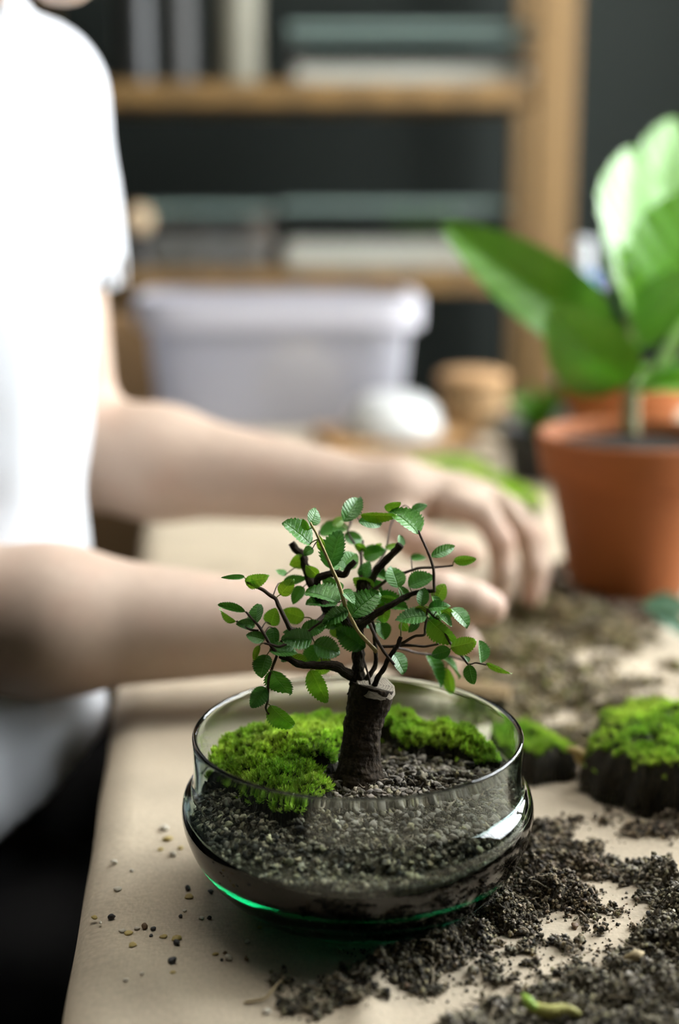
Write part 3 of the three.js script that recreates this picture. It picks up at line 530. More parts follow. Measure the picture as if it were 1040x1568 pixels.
// ------------------------------------------------------------------ person
const P_ = (px, py, d) => at(px, py, d);
const armL = { sh: V(-0.238, T + 0.392, -1.135), el: V(-0.224, T + 0.124, -1.125), wr: P_(592, 757, 1.075) };
const armR = { sh: V(-0.375, T + 0.352, -0.845), el: P_(-112, 945, 0.895), wr: P_(470, 962, 0.915) };
{
  // hands: per finger a chain of (px, py, depth, radius mm)
  const chain = (list) => list.map(([x, y, d, r]) => [P_(x, y, d), r / 1000]);
  const handL = {
    palm: chain([[618, 756, 1.075, 22], [665, 757, 1.08, 21], [715, 768, 1.075, 17]]).concat(chain([[640, 758, 1.09, 20], [700, 756, 1.10, 18], [745, 766, 1.105, 15]])),
    fingers: [
      chain([[700, 772, 1.058, 12.5], [742, 790, 1.052, 11.0], [766, 828, 1.048, 10.4], [770, 875, 1.05, 9.6], [762, 918, 1.055, 8.2]]),
      chain([[715, 762, 1.08, 12.5], [772, 778, 1.078, 11.2], [806, 818, 1.078, 10.4], [818, 868, 1.08, 9.8], [815, 914, 1.083, 8.4]]),
      chain([[722, 762, 1.105, 12], [786, 784, 1.108, 10.6], [818, 826, 1.11, 10.0], [826, 872, 1.112, 9.2], [820, 908, 1.114, 8]]),
      chain([[728, 766, 1.128, 11], [780, 790, 1.134, 9.4], [806, 828, 1.138, 8.6], [812, 866, 1.14, 8], [806, 895, 1.14, 7]]),
      chain([[600, 790, 1.06, 17], [634, 828, 1.045, 14], [680, 845, 1.038, 11.5], [722, 852, 1.036, 9.2]]),
    ],
  };
  const handR = {
    palm: chain([[490, 962, 0.915, 23], [545, 955, 0.915, 22], [600, 945, 0.915, 18]]).concat(chain([[500, 975, 0.93, 20], [560, 975, 0.935, 20], [620, 975, 0.935, 16]])),
    fingers: [
      chain([[560, 925, 0.905, 17], [610, 908, 0.898, 15.5], [672, 908, 0.896, 14.6], [722, 922, 0.898, 13.6], [748, 930, 0.90, 11.8]]),
      chain([[600, 945, 0.915, 15], [640, 955, 0.912, 12.5], [688, 966, 0.91, 11.4], [716, 986, 0.912, 9.6]]),
      chain([[605, 965, 0.925, 14], [640, 985, 0.922, 12], [672, 1008, 0.925, 10.8], [684, 1026, 0.93, 9.2]]),
      chain([[600, 985, 0.938, 13], [632, 1004, 0.938, 11], [656, 1018, 0.94, 10], [664, 1030, 0.945, 8.8]]),
      chain([[590, 995, 0.945, 12], [614, 1012, 0.948, 9.8], [634, 1026, 0.95, 8.8], [640, 1034, 0.955, 7.8]]),
    ],
  };
  const limbField = (a, radii, hand) => (p) => {
    let d = segD(p, a.sh, a.el, radii[0], radii[1]);
    const mid = a.el.clone().lerp(a.wr, 0.32);
    d = smin(d, segD(p, a.el, mid, radii[1], radii[2]), 0.02);
    d = smin(d, segD(p, mid, a.wr, radii[2], radii[3]), 0.02);
    const w = hand.palm; let h = 1;
    for (let i = 0; i < 2; i++) { h = Math.min(h, segD(p, w[i][0], w[i + 1][0], w[i][1], w[i + 1][1]), segD(p, w[i + 3][0], w[i + 4][0], w[i + 3][1], w[i + 4][1])); }
    d = smin(d, h, 0.025);
    if (d > 0.08) return d;
    for (const f of hand.fingers) { let k = 1; for (let i = 0; i < f.length - 1; i++) k = smin(k, segD(p, f[i][0], f[i + 1][0], f[i][1], f[i + 1][1]), 0.004); d = smin(d, k, 0.006); }
    return d;
  };
  const fL = limbField(armL, [0.047, 0.047, 0.0425, 0.0245], handL), fR = limbField(armR, [0.048, 0.047, 0.0455, 0.0265], handR);
  const bounds = (a, hand) => { const b = new THREE.Box3().setFromPoints([a.sh, a.el, a.wr, ...hand.palm.map((q) => q[0]), ...hand.fingers.flat().map((q) => q[0])]); return b.expandByScalar(0.062); };
  // head, neck and trunk of the body
  const hc = V(-0.184, T + 0.591, -0.985), fwd = V(0.80, -0.50, 0.22).normalize(), side = V().crossVectors(fwd, V(0, 1, 0)).normalize(), up = V().crossVectors(side, fwd).normalize();
  const hp = (f, u, s) => hc.clone().addScaledVector(fwd, f).addScaledVector(up, u).addScaledVector(side, s);
  const core = (p) => {
    let d = segD(p, hp(-0.015, 0.03, 0), hp(0.02, 0.01, 0), 0.082, 0.078);
    d = smin(d, segD(p, hp(0.035, -0.06, 0), hp(0.062, -0.098, 0), 0.052, 0.030), 0.04);            // jaw and chin
    d = smin(d, segD(p, hp(0.088, 0.005, 0), hp(0.112, -0.035, 0), 0.008, 0.014), 0.014);            // nose
    d = smin(d, segD(p, hp(0.092, -0.068, -0.014), hp(0.092, -0.068, 0.014), 0.009, 0.009), 0.012);   // lips
    d = smin(d, segD(p, hp(0.075, 0.03, -0.035), hp(0.075, 0.03, 0.035), 0.014, 0.014), 0.02);        // brow
    for (const s of [-1, 1]) { d = smin(d, segD(p, hp(-0.005, 0.01, s * 0.08), hp(-0.012, -0.03, s * 0.078), 0.013, 0.009), 0.01); d = Math.max(d, -(p.distanceTo(hp(0.098, 0.006, s * 0.032)) - 0.011)); d = Math.min(d, p.distanceTo(hp(0.082, 0.006, s * 0.031)) - 0.0125); }
    d = smin(d, segD(p, hp(-0.03, -0.06, 0), V(-0.29, T + 0.44, -0.99), 0.05, 0.056), 0.03);          // neck
    const c = V(-0.34, T + 0.22, -0.985);
    d = smin(d, segD(p, V(-0.30, T + 0.34, -1.09), V(-0.355, T + 0.34, -0.885), 0.06, 0.06), 0.06);
    d = smin(d, segD(p, c, V(-0.37, T - 0.10, -0.95), 0.085, 0.095), 0.08);
    return d;
  };
  const gL = netMesh(fL, bounds(armL, handL).min, bounds(armL, handL).max, 0.0042), gR = netMesh(fR, bounds(armR, handR).min, bounds(armR, handR).max, 0.0042);
  const gC = netMesh(core, V(-0.48, T - 0.2, -1.2), V(-0.08, T + 0.70, -0.78), 0.009);
  const skin = mergeGeometries([gL, gR, gC]);
  const red = [...handL.fingers, ...handR.fingers].flatMap((f) => [f[f.length - 1][0], f[f.length - 3][0]]).concat([armL.el, armR.el]);
  paint(skin, (q) => {
    let k = 0; for (const c of red) k = Math.max(k, Math.exp(-q.distanceToSquared(c) / 2.2e-4));
    const n = fbm(q.x * 40, q.y * 40, q.z * 40, 3), m = fbm(q.x * 150, q.y * 150, q.z * 150, 2), t = clamp(k * 0.55 + n * 0.5);
    const a = 1 + 0.12 * m; return [lerp(0.52, 0.54, t) * a, lerp(0.390, 0.30, t) * a, lerp(0.300, 0.215, t) * a];
  });
  const skinMat = phy({ vertexColors: true, roughness: 0.52, specularIntensity: 0.6, sheen: 0.25, sheenColor: lin(1, 0.8, 0.65), sheenRoughness: 0.5 });
  const person = solo('person', skin, skinMat, 'seated person in white t-shirt and black trousers reaching both bare arms over the table', 'person');
  // shirt: torso and two short sleeves, cut at the hem, with hanging folds
  const sleeve = (a, k) => [a.sh.clone().lerp(a.el, -0.02), a.sh.clone().lerp(a.el, k)];
  const sl = [sleeve(armL, 0.56), sleeve(armR, 0.56)], sd = sl.map(([a, b]) => b.clone().sub(a).normalize());
  const shirtF = (p) => {
    let d = segD(p, V(-0.272, T + 0.392, -1.075), V(-0.335, T + 0.392, -0.90), 0.070, 0.070);
    d = smin(d, segD(p, V(-0.273, T + 0.285, -1.01), V(-0.306, T + 0.06, -0.985), 0.102, 0.110), 0.07);
    d = smin(d, segD(p, V(-0.305, T + 0.27, -0.94), V(-0.310, T + 0.05, -0.94), 0.10, 0.112), 0.07);
    d = smin(d, segD(p, V(-0.296, T + 0.02, -0.945), V(-0.262, T - 0.06, -0.90), 0.098, 0.112), 0.07);
    d = smin(d, segD(p, V(-0.272, T + 0.435, -1.06), V(-0.28, T + 0.45, -0.94), 0.045, 0.05), 0.05);
    for (let i = 0; i < 2; i++) { const [a, b] = sl[i]; let s = segD(p, a, b, 0.060, 0.066); const t = (p.x - b.x) * sd[i].x + (p.y - b.y) * sd[i].y + (p.z - b.z) * sd[i].z; s = Math.max(s, t + 0.006); s = Math.max(s, -Math.max(segD(p, a, b, 0.055, 0.061), -0.03 - t)); d = smin(d, s, 0.022); }
    const w = sstep(T + 0.36, T + 0.0, p.y), ang = Math.atan2(p.z + 0.97, p.x + 0.34);
    d += 0.0045 * (0.35 + w) * noise(ang * 6 + p.y * 5, p.y * 4.5, 2) + 0.0028 * noise(p.x * 22 + p.y * 16, p.y * 14, p.z * 22) + 0.0035 * w * noise(p.y * 16 - p.x * 22, 4, p.z * 12);
    const neck = p.distanceTo(V(-0.28, T + 0.475, -0.985)) - 0.060; d = Math.max(d, -neck);
    return Math.max(d, (T - 0.052 + 0.66 * (p.x + 0.2) - 0.10 * (p.z + 0.85) + 0.006 * noise(p.x * 20, 1, p.z * 20) - p.y) * 0.82);
  };
  const cloth = texture(256, 256, grey((u, v) => 0.5 + 0.25 * Math.sin(u * 6.283 * 64) * Math.sin(v * 6.283 * 64) + 0.3 * tileNoise(u, v, 40, 40, 2, 2)));
  const shirtMat = phy({ color: lin(0.565, 0.58, 0.605), roughness: 0.92, sheen: 0.3, sheenColor: lin(1, 1, 1), sheenRoughness: 0.6 });
  part('t_shirt', netMesh(shirtF, V(-0.50, T - 0.20, -1.25), V(-0.11, T + 0.50, -0.74), 0.0062), shirtMat, person);
  // trousers, shoes, hair
  const HR = V(-0.36, T - 0.155, -0.87), HL = V(-0.36, T - 0.155, -1.03), KR = V(0.03, T - 0.165, -0.80), KL = V(0.02, T - 0.165, -1.10), AR = V(-0.02, 0.10, -0.80), AL = V(-0.02, 0.10, -1.10);
  const trouserF = (p) => {
    let d = segD(p, HR, HL, 0.105, 0.105);
    d = smin(d, segD(p, HR, KR, 0.088, 0.062), 0.05); d = smin(d, segD(p, HL, KL, 0.088, 0.062), 0.05);
    d = smin(d, segD(p, KR, AR, 0.064, 0.048), 0.03); d = smin(d, segD(p, KL, AL, 0.064, 0.048), 0.03);
    d = smin(d, segD(p, V(-0.36, T - 0.16, -0.95), V(-0.36, T - 0.03, -0.95), 0.11, 0.10), 0.05);
    return d + 0.004 * noise(p.x * 26, p.y * 22, p.z * 26);
  };
  part('trousers', netMesh(trouserF, V(-0.52, 0.02, -1.22), V(0.13, T + 0.1, -0.68), 0.0115), std({ color: lin(0.012, 0.012, 0.013), roughness: 0.9 }), person);
  const shoeF = (p) => { let d = 1; for (const a of [AR, AL]) { d = Math.min(d, smin(segD(p, V(a.x - 0.03, 0.045, a.z), V(a.x + 0.15, 0.038, a.z), 0.042, 0.036), segD(p, V(a.x, 0.05, a.z), V(a.x, 0.1, a.z), 0.04, 0.042), 0.02)); } return Math.max(d, 0.004 - p.y); };
  part('shoes', netMesh(shoeF, V(-0.13, -0.02, -1.18), V(0.20, 0.18, -0.72), 0.008), std({ color: lin(0.03, 0.03, 0.032), roughness: 0.6 }), person);
  const hairF = (p) => { let d = segD(p, hp(-0.028, 0.04, 0), hp(0.0, 0.032, 0), 0.094, 0.086) + 0.004 * noise(p.x * 60, p.y * 60, p.z * 60); d = Math.max(d, -(segD(p, hp(0.05, -0.05, 0), hp(0.09, 0.0, 0), 0.085, 0.075))); return Math.max(d, -(p.clone().sub(hc).dot(up) + 0.045)); };
  part('hair', netMesh(hairF, hc.clone().addScalar(-0.16), hc.clone().addScalar(0.17), 0.007), std({ color: lin(0.05, 0.03, 0.018), roughness: 0.7 }), person);
  // stool under the person
  const st = thing('stool', 'round wooden stool under the seated person', 'stool', V(-0.37, 0, -0.95));
  part('seat', lathe([[0, 0.425], [0.15, 0.425], [0.165, 0.432], [0.168, 0.445], [0.16, 0.458], [0, 0.46]], 40), woodMat, st);
  for (let i = 0; i < 4; i++) { const a = i * Math.PI / 2 + 0.78; part('leg', limb([V(Math.cos(a) * 0.11, 0.428, Math.sin(a) * 0.11), V(Math.cos(a) * 0.18, 0, Math.sin(a) * 0.18)], [0.018, 0.014], 4, 10), woodMat, st); }
}
// ------------------------------------------------------------------ soil and litter spilled on the paper
const outerR = (() => { const p = smoothProfile(OUTER, 200); return (y) => { for (let i = 8; i < p.length - 1; i++) if (p[i][1] <= y && p[i + 1][1] >= y && p[i][0] > 0.039) return lerp(p[i][0], p[i + 1][0], (y - p[i][1]) / (p[i + 1][1] - p[i][1] + 1e-9)); return 0.083; }; })();
const underBowl = (x, z, y) => Math.hypot(x - BC.x, z - BC.z) < outerR(clamp(y, 0.0005, 0.045)) + 0.002;
function spill(label, blobs, n, o) {       // blobs: [px, py, radius m, height m]
  const c = blobs.map(([px, py, r, h]) => [ground(px, py), r, h]);
  const b = new THREE.Box3().setFromPoints(c.map((q) => q[0])), m = 0.06; b.expandByScalar(0);
  let x0 = 9, x1 = -9, z0 = 9, z1 = -9; for (const [g, r] of c) { x0 = Math.min(x0, g.x - r * 1.5); x1 = Math.max(x1, g.x + r * 1.5); z0 = Math.min(z0, g.z - r * 1.5); z1 = Math.max(z1, g.z + r * 1.5); }
  const f = o.freq ?? 1, den = (x, z) => { let s = 0; const w = 0.30 * noise(x * 70 * f, 3, z * 70 * f) + 0.22 * noise(x * 190 * f, 5, z * 190 * f); for (const [g, r] of c) s = Math.max(s, 1.1 - Math.hypot(x - g.x, z - g.z) / r); return s + w; };
  const hgt = (x, z) => { let s = 0, t = 0; for (const [g, r, h] of c) { const d = Math.max(0, 1.15 - Math.hypot(x - g.x, z - g.z) / r); s += d * h; t += d; } return t > 0 ? s / t : 0; };
  const H = (x, z) => { const d = den(x, z); if (d <= 0.12) return null; let y = hgt(x, z) * sstep(0.1, 0.8, d) * (0.75 + 0.7 * noise(x * 90 * f, 7, z * 90 * f) + 0.45 * noise(x * 240 * f, 8, z * 240 * f)); y = Math.max(y, 0.0009);
    if (Math.hypot(x - BC.x, z - BC.z) < 0.084) { while (y > 0.0004 && underBowl(x, z, y + 0.0016)) y -= 0.0008; if (underBowl(x, z, 0.0006)) return null; } return y; };
  const t = thing('spilled_soil', label, 'soil', V(0, T, 0), null, 'stuff');
  const st = o.step ?? 0.0016;
  const g = field(x0, x1, z0, z1, st, (x, z) => { const y = H(x, z); return y === null ? null : paperH(x, z) + y; });
  const body = part('soil_mass', g, o.mat ?? soilMat, t); body.userData.kind = 'stuff';
  const lists = [[], [], []], chips = [], sticks = []; let k = 0, tries = 0;
  while (k < n && tries++ < n * 14) {
    const x = rr(x0, x1), z = rr(z0, z1), d = den(x, z); if (d < 0.12 && rnd() > Math.exp((d - 0.12) * 9) * 0.16) continue;
    const edge = d < 0.12, y = edge ? 0 : H(x, z); if (y === null) continue;
    if (edge && underBowl(x, z, 0.002)) continue;
    const cl = fbm(x * 110 * f, z * 110 * f, 4, 2), s = rr(0.0005, 0.0019) * (o.size ?? 1) * (edge ? 0.75 : 1 + Math.max(0, cl) * 1.6), py = paperH(x, z) + y + (edge ? s * 0.3 : s * rr(0, 0.9) + Math.max(0, cl) * 0.003);
    if (Math.hypot(x - BC.x, z - BC.z) < 0.086 && underBowl(x, z, py + s * 0.6)) continue;
    lists[k % 3].push({ p: V(x, py, z), s: [s * rr(0.8, 1.35), s * rr(0.55, 1), s * rr(0.8, 1.35)], r: [rr(0, 6), rr(0, 6), rr(0, 6)], c: (o.tone ?? soilTone)(x, z) }); k++;
  }
  tries = 0;
  while (sticks.length < (o.sticks ?? 0) && tries++ < 9000) { const x = rr(x0, x1), z = rr(z0, z1), y = H(x, z); if (y === null || underBowl(x, z, y + 0.004)) continue; const s = rr(0.004, 0.013) * (o.stickSize ?? 1), q = rr(0.07, 0.32); sticks.push({ p: V(x, paperH(x, z) + y + 0.0018, z), s: [s, s, s], r: [rr(-0.4, 0.4), rr(0, 6), rr(-0.4, 0.5)], c: [q, q * 0.82, q * 0.55] }); }
  lists.forEach((l, i) => scatter('crumb', CRUMBS[i], crumbMat, l, t));
  if (sticks.length) scatter('fibre', STICK, crumbMat, sticks, t);
  return t;
}
spill('loose dark soil spilled on paper against right side of glass bowl', [[575, 1500, 0.010, 0.004], [615, 1495, 0.017, 0.007], [655, 1470, 0.021, 0.010], [705, 1440, 0.022, 0.012], [760, 1415, 0.021, 0.011], [800, 1385, 0.020, 0.012], [850, 1382, 0.019, 0.012], [882, 1395, 0.011, 0.008], [820, 1330, 0.020, 0.012], [872, 1325, 0.017, 0.009], [838, 1288, 0.014, 0.008], [905, 1345, 0.010, 0.006], [790, 1350, 0.020, 0.012]], 9000, { sticks: 60 });
const sandyTone = (x, z) => rnd() < 0.35 + 0.5 * noise(x * 40, 6, z * 40) ? paleTone() : soilTone();
spill('broad band of mixed dark soil in front right corner', [[935, 1335, 0.008, 0.005], [975, 1345, 0.011, 0.007], [1012, 1362, 0.013, 0.011], [1042, 1400, 0.016, 0.012], [1026, 1442, 0.015, 0.012], [992, 1470, 0.012, 0.010], [958, 1492, 0.011, 0.008], [1060, 1470, 0.026, 0.012], [905, 1518, 0.013, 0.007], [850, 1545, 0.013, 0.006], [965, 1538, 0.019, 0.009], [1040, 1530, 0.026, 0.010], [775, 1568, 0.013, 0.004], [715, 1585, 0.012, 0.004], [885, 1590, 0.026, 0.008], [1000, 1600, 0.026, 0.008], [800, 1610, 0.026, 0.006]], 9500, { sticks: 90, tone: sandyTone });
spill('thin scatter of soil on paper under the large moss mound', [[975, 1286, 0.008, 0.003], [1010, 1284, 0.010, 0.004], [1045, 1274, 0.014, 0.006]], 1200, { sticks: 20 });
spill('small patch of soil and grit in front of glass bowl', [[445, 1553, 0.006, 0.002], [482, 1545, 0.009, 0.003], [520, 1535, 0.009, 0.004], [552, 1520, 0.007, 0.004]], 1300, { sticks: 24 });
const litterTone = () => { const r = rnd(); const k = rr(0.06, 0.42); return r < 0.2 ? [k * 0.75, k * 0.78, k * 0.2] : [k, k * 0.80, k * 0.42]; };
const litterTex = texture(256, 256, (u, v) => { const a = tileNoise(u, v, 14, 14, 3, 4), b = tileNoise(u, v, 60, 60, 7, 2), k = 0.45 + 0.35 * a + 0.3 * b; return [k, k * 0.88, k * 0.56]; }, true); litterTex.repeat.set(9, 9);
spill('heap of dry brown moss and litter under the hands behind bowl', [[760, 985, 0.029, 0.010], [820, 950, 0.038, 0.017], [885, 962, 0.036, 0.015], [932, 985, 0.023, 0.010], [800, 1020, 0.038, 0.012], [850, 1062, 0.037, 0.010], [785, 1085, 0.032, 0.009], [900, 1082, 0.025, 0.008], [945, 1094, 0.020, 0.006], [735, 1045, 0.025, 0.005], [900, 1135, 0.023, 0.005]], 6500, { sticks: 480, stickSize: 2.2, tone: litterTone, mat: std({ map: litterTex, roughness: 0.95, bumpMap: soilBump, bumpScale: 0.002 }), size: 1.9, step: 0.0024, freq: 0.7 });

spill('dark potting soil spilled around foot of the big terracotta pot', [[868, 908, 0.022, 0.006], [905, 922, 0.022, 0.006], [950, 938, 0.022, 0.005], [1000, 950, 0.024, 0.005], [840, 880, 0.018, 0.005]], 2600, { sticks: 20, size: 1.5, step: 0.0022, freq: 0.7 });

// single pebbles, seeds and splinters that can be told apart
const PEB = [lump(2, 0.22, 1.5), lump(2, 0.3, 1.8), lump(2, 0.25, 2.2)];
const pebMat = { dark: std({ color: lin(0.035, 0.034, 0.033), roughness: 0.55 }), brown: std({ color: lin(0.15, 0.085, 0.04), roughness: 0.6 }), pale: std({ color: lin(0.55, 0.50, 0.40), roughness: 0.6 }), yellow: std({ color: lin(0.42, 0.31, 0.09), roughness: 0.6 }) };
const PEBBLES = {    // px, py, width px; more numbers: flatness
  dark: [[171, 1415, 8], [235, 1433, 6], [271, 1456, 8], [288, 1369, 7], [323, 1374, 6], [277, 1412, 5], [321, 1415, 5], [264, 1486, 9], [995, 1410, 8], [340, 1480, 4], [232, 1444, 4]],
  brown: [[222, 1430, 8], [621, 1526, 9], [270, 1447, 6], [378, 1479, 6], [880, 1432, 8], [650, 1507, 6], [345, 1470, 5]],
  pale: [[252, 1278, 10], [283, 1403, 5], [309, 1415, 6], [350, 1478, 10], [379, 1451, 6], [181, 1371, 8], [202, 1341, 5], [193, 1514, 6], [218, 1507, 5], [265, 1317, 9], [175, 1329, 7], [188, 1437, 7], [154, 1422, 5], [210, 1432, 6], [480, 1520, 12], [449, 1510, 6], [430, 1546, 6], [409, 1560, 9]],
  yellow: [[271, 1448, 11], [290, 1381, 9], [265, 1503, 6], [330, 1471, 7], [204, 1463, 8], [251, 1445, 8], [257, 1293, 11], [246, 1308, 6], [277, 1306, 7], [145, 1414, 8], [398, 1425, 6], [197, 1440, 9]],
};
const PEBLABEL = { dark: 'tiny dark rounded pebble', brown: 'tiny reddish brown seed', pale: 'tiny pale cream pebble', yellow: 'tiny yellowish chip of grit' };
const where = (px, py) => px > 600 ? 'on bare paper right of the glass bowl' : px > 395 ? 'at the small soil patch in front of glass bowl' : py < 1335 ? 'on paper left of the bowl near its shoulder' : px < 225 ? 'close to the left edge of the table' : px < 300 ? 'midway between left table edge and glass bowl' : 'in the shadow at the left foot of the bowl';
for (const [kind, list] of Object.entries(PEBBLES)) list.forEach(([px, py, w], i) => {
  const g = ground(px, py), d = g.distanceTo(camera.position), s = w / FPX * d * 1.3, fl = kind === 'yellow' ? 0.4 : kind === 'pale' ? 0.6 : 0.8, place = where(px, py);
  const m = solo('pebble', PEB[i % 3], pebMat[kind], PEBLABEL[kind] + ' ' + place, 'pebble', kind + ' grit ' + place);
  m.scale.set(s * 1.15, s * fl, s * rr(0.75, 1)); m.rotation.y = rr(0, 6); m.position.set(g.x, T + paperH(g.x, g.z) + s * fl * 0.42, g.z);
});
{
  const straw = std({ color: lin(0.40, 0.31, 0.17), roughness: 0.8 });
  const q = (px, py, h) => { const g = ground(px, py, h); g.y = T + paperH(g.x, g.z) + h; return g; };
  solo('dry_stalk', limb([q(374, 1544, 0.001), q(405, 1538, 0.002), q(420, 1522, 0.004), q(434, 1506, 0.004)], [0.0007, 0.0008, 0.0006, 0.0003], 16, 6, 0.1), straw, 'thin bent dry stalk lying on paper in front of glass bowl', 'stalk');
  solo('wood_chip', limb([q(955, 1474, 0.010), q(970, 1470, 0.0115), q(985, 1466, 0.010)], [0.0006, 0.0024, 0.0008], 12, 6, 0.15).scale(1, 1, 1), straw, 'pale tan wood chip lying on soil in the front right corner', 'wood chip');
  const sp = thing('green_sprig', 'fresh yellow green sprig lying on soil at front right edge of paper', 'sprig', null);
  part('stem', limb([q(800, 1534, 0.0125), q(812, 1548, 0.010), q(838, 1556, 0.009), q(868, 1553, 0.009), q(890, 1562, 0.008)], [0.0012, 0.0026, 0.0027, 0.0022, 0.0010], 24, 9, 0.08), std({ color: lin(0.38, 0.36, 0.09), roughness: 0.6 }), sp);
  part('tip_leaf', limb([q(822, 1552, 0.0115), q(812, 1545, 0.013), q(800, 1530, 0.0145)], [0.0012, 0.0024, 0.0005], 14, 8, 0.05), std({ color: lin(0.30, 0.48, 0.06), roughness: 0.55 }), sp);
  // curled bark and dry leaves between the moss lumps
  const bark = (px, py, len, w, yaw, label, mat, lift) => {
    const g = new THREE.CylinderGeometry(w, w * 0.85, len, 18, 10, false, -0.9, 1.8), p = g.attributes.position;
    for (let i = 0; i < p.count; i++) { const x = p.getX(i), y = p.getY(i), z = p.getZ(i), k = 1 + 0.12 * noise(x * 90, y * 60, z * 90), e = 1 - 0.5 * Math.pow(Math.abs(y) / (len / 2), 4); p.setXYZ(i, x * k * e, y, (z - w * 0.55) * k); }
    g.computeVertexNormals(); g.rotateX(-Math.PI / 2).rotateZ(0); g.rotateY(yaw);
    const o = solo('bark_piece', g, mat, label, 'bark'); const c = ground(px, py); o.position.set(c.x, T + lift, c.z); return o;
  };
  const barkPale = std({ color: lin(0.36, 0.25, 0.12), roughness: 0.85, side: THREE.DoubleSide, bumpMap: barkBump, bumpScale: 0.001 });
  bark(715, 1092, 0.055, 0.016, 1.25, 'curved tan bark piece lying right behind the glass bowl', barkPale, 0.016);
  bark(640, 1078, 0.04, 0.012, 1.5, 'smaller dull bark piece behind the bonsai trunk', std({ color: lin(0.19, 0.14, 0.08), roughness: 0.9, side: THREE.DoubleSide }), 0.012);
  const dl = (pts, w, c, label) => { const m = phy({ color: lin(...c), roughness: 0.7, transmission: 0.25, thickness: 0, side: THREE.DoubleSide }); const o = solo('dry_leaf', limb(pts, [w * 0.2, w, w * 0.9, w * 0.15], 20, 10, 0.2), m, label, 'leaf'); return o; };
  dl([q(868, 1152, 0.024), q(885, 1158, 0.022), q(900, 1180, 0.012), q(910, 1200, 0.004)], 0.0042, [0.42, 0.29, 0.09], 'curled yellow brown leaf between the two moss lumps on table');
  dl([q(892, 1176, 0.017), q(908, 1186, 0.013), q(917, 1200, 0.008), q(908, 1214, 0.004)], 0.0040, [0.26, 0.36, 0.05], 'curled yellow green leaf hanging at edge of the large moss mound');
}

// ------------------------------------------------------------------ potted plant with broad leaves
const clayTex = texture(512, 512, (u, v) => { const a = tileNoise(u, v, 5, 5, 3, 4), b = tileNoise(u, v, 70, 20, 6, 2), k = 1 + 0.12 * a + 0.06 * b; return [0.575 * k, 0.315 * k, 0.115 * k]; }, true);
const clayMat = std({ map: clayTex, roughness: 0.72 });
const darkSoilMat = std({ map: soilTex, color: lin(0.5, 0.48, 0.45), roughness: 1, bumpMap: soilBump, bumpScale: 0.003 });
const potProfile = (k) => [[0.0001, 0], [0.046, 0], [0.0478, 0.002], [0.050, 0.012], [0.0665, 0.0955], [0.0668, 0.0975], [0.0738, 0.0985], [0.0745, 0.1005], [0.0792, 0.1275], [0.0796, 0.131], [0.0780, 0.1330], [0.0745, 0.1325], [0.0730, 0.130], [0.0700, 0.1090], [0.0640, 0.092], [0.0480, 0.008], [0.0001, 0.006]].map(([r, y]) => [r * k, y * k]);
const soilDisc = (r, y) => { const g = new THREE.RingGeometry(0.0001, r, 48, 20).rotateX(-Math.PI / 2), p = g.attributes.position; for (let i = 0; i < p.count; i++) { const x = p.getX(i), z = p.getZ(i); p.setY(i, y + 0.0035 * fbm(x * 70, z * 70, 3, 3) + 0.003 * (1 - Math.hypot(x, z) / r)); } g.computeVertexNormals(); return g; };
const broad = (bend, wave, fold) => {
  const N = 28, M = 5, pos = [], uv = [], idx = [];
  for (let i = 0; i <= N; i++) { const t = i / N, w = Math.pow(Math.sin(Math.PI * Math.pow(t, 0.9)), 0.62) * 0.5;
    for (let j = -M; j <= M; j++) { const s = j / M; pos.push(t, -bend * t * t + fold * Math.abs(s) * w + wave * Math.sin(t * 11 + s * 2) * s * s * 0.5 + 0.010 * Math.cos((t - Math.abs(s) * 0.12) * 50) * Math.abs(s), w * s); uv.push(t, s * 0.5 + 0.5); } }
  for (let i = 0; i < N; i++) for (let j = 0; j < 2 * M; j++) { const a = i * (2 * M + 1) + j, b = a + 2 * M + 1; idx.push(a, a + 1, b, b, a + 1, b + 1); }
  const g = new THREE.BufferGeometry(); g.setAttribute('position', new THREE.Float32BufferAttribute(pos, 3)); g.setAttribute('uv', new THREE.Float32BufferAttribute(uv, 2)); g.setIndex(idx); g.computeVertexNormals(); return g;
};
const figTex = texture(256, 128, (u, v) => { const s = Math.abs(v - 0.5) * 2, mid = Math.exp(-s * 18), ph = (u - s * 0.12) * 8, d = Math.abs(ph - Math.round(ph)), k = Math.max(mid, Math.exp(-d * 14) * 0.4); return [0.75 + 0.25 * k, 0.8 + 0.2 * k, 0.72 + 0.25 * k]; });
const figMat = (c, tr, ro) => phy({ map: figTex, color: lin(...c), roughness: ro, transmission: tr, thickness: 0, side: THREE.DoubleSide, specularIntensity: 0.8 });
const FIG = { leaf: figMat([0.17, 0.42, 0.03], 0.42, 0.45), young: figMat([0.30, 0.60, 0.05], 0.45, 0.5) };
function leafAt(parent, name, geo, mat, b, e, width, aim, stalkFrom) {
  const ax = e.clone().sub(b), L = ax.length(); ax.normalize();
  const n = aim.clone(); n.addScaledVector(ax, -n.dot(ax)).normalize(); const z = new THREE.Vector3().crossVectors(ax, n);
  const m = part(name, geo, mat, parent); m.applyMatrix4(new THREE.Matrix4().makeBasis(ax.multiplyScalar(L), n.multiplyScalar(L), z.multiplyScalar(width)).setPosition(parent.worldToLocal(b.clone())));
  return m;
}
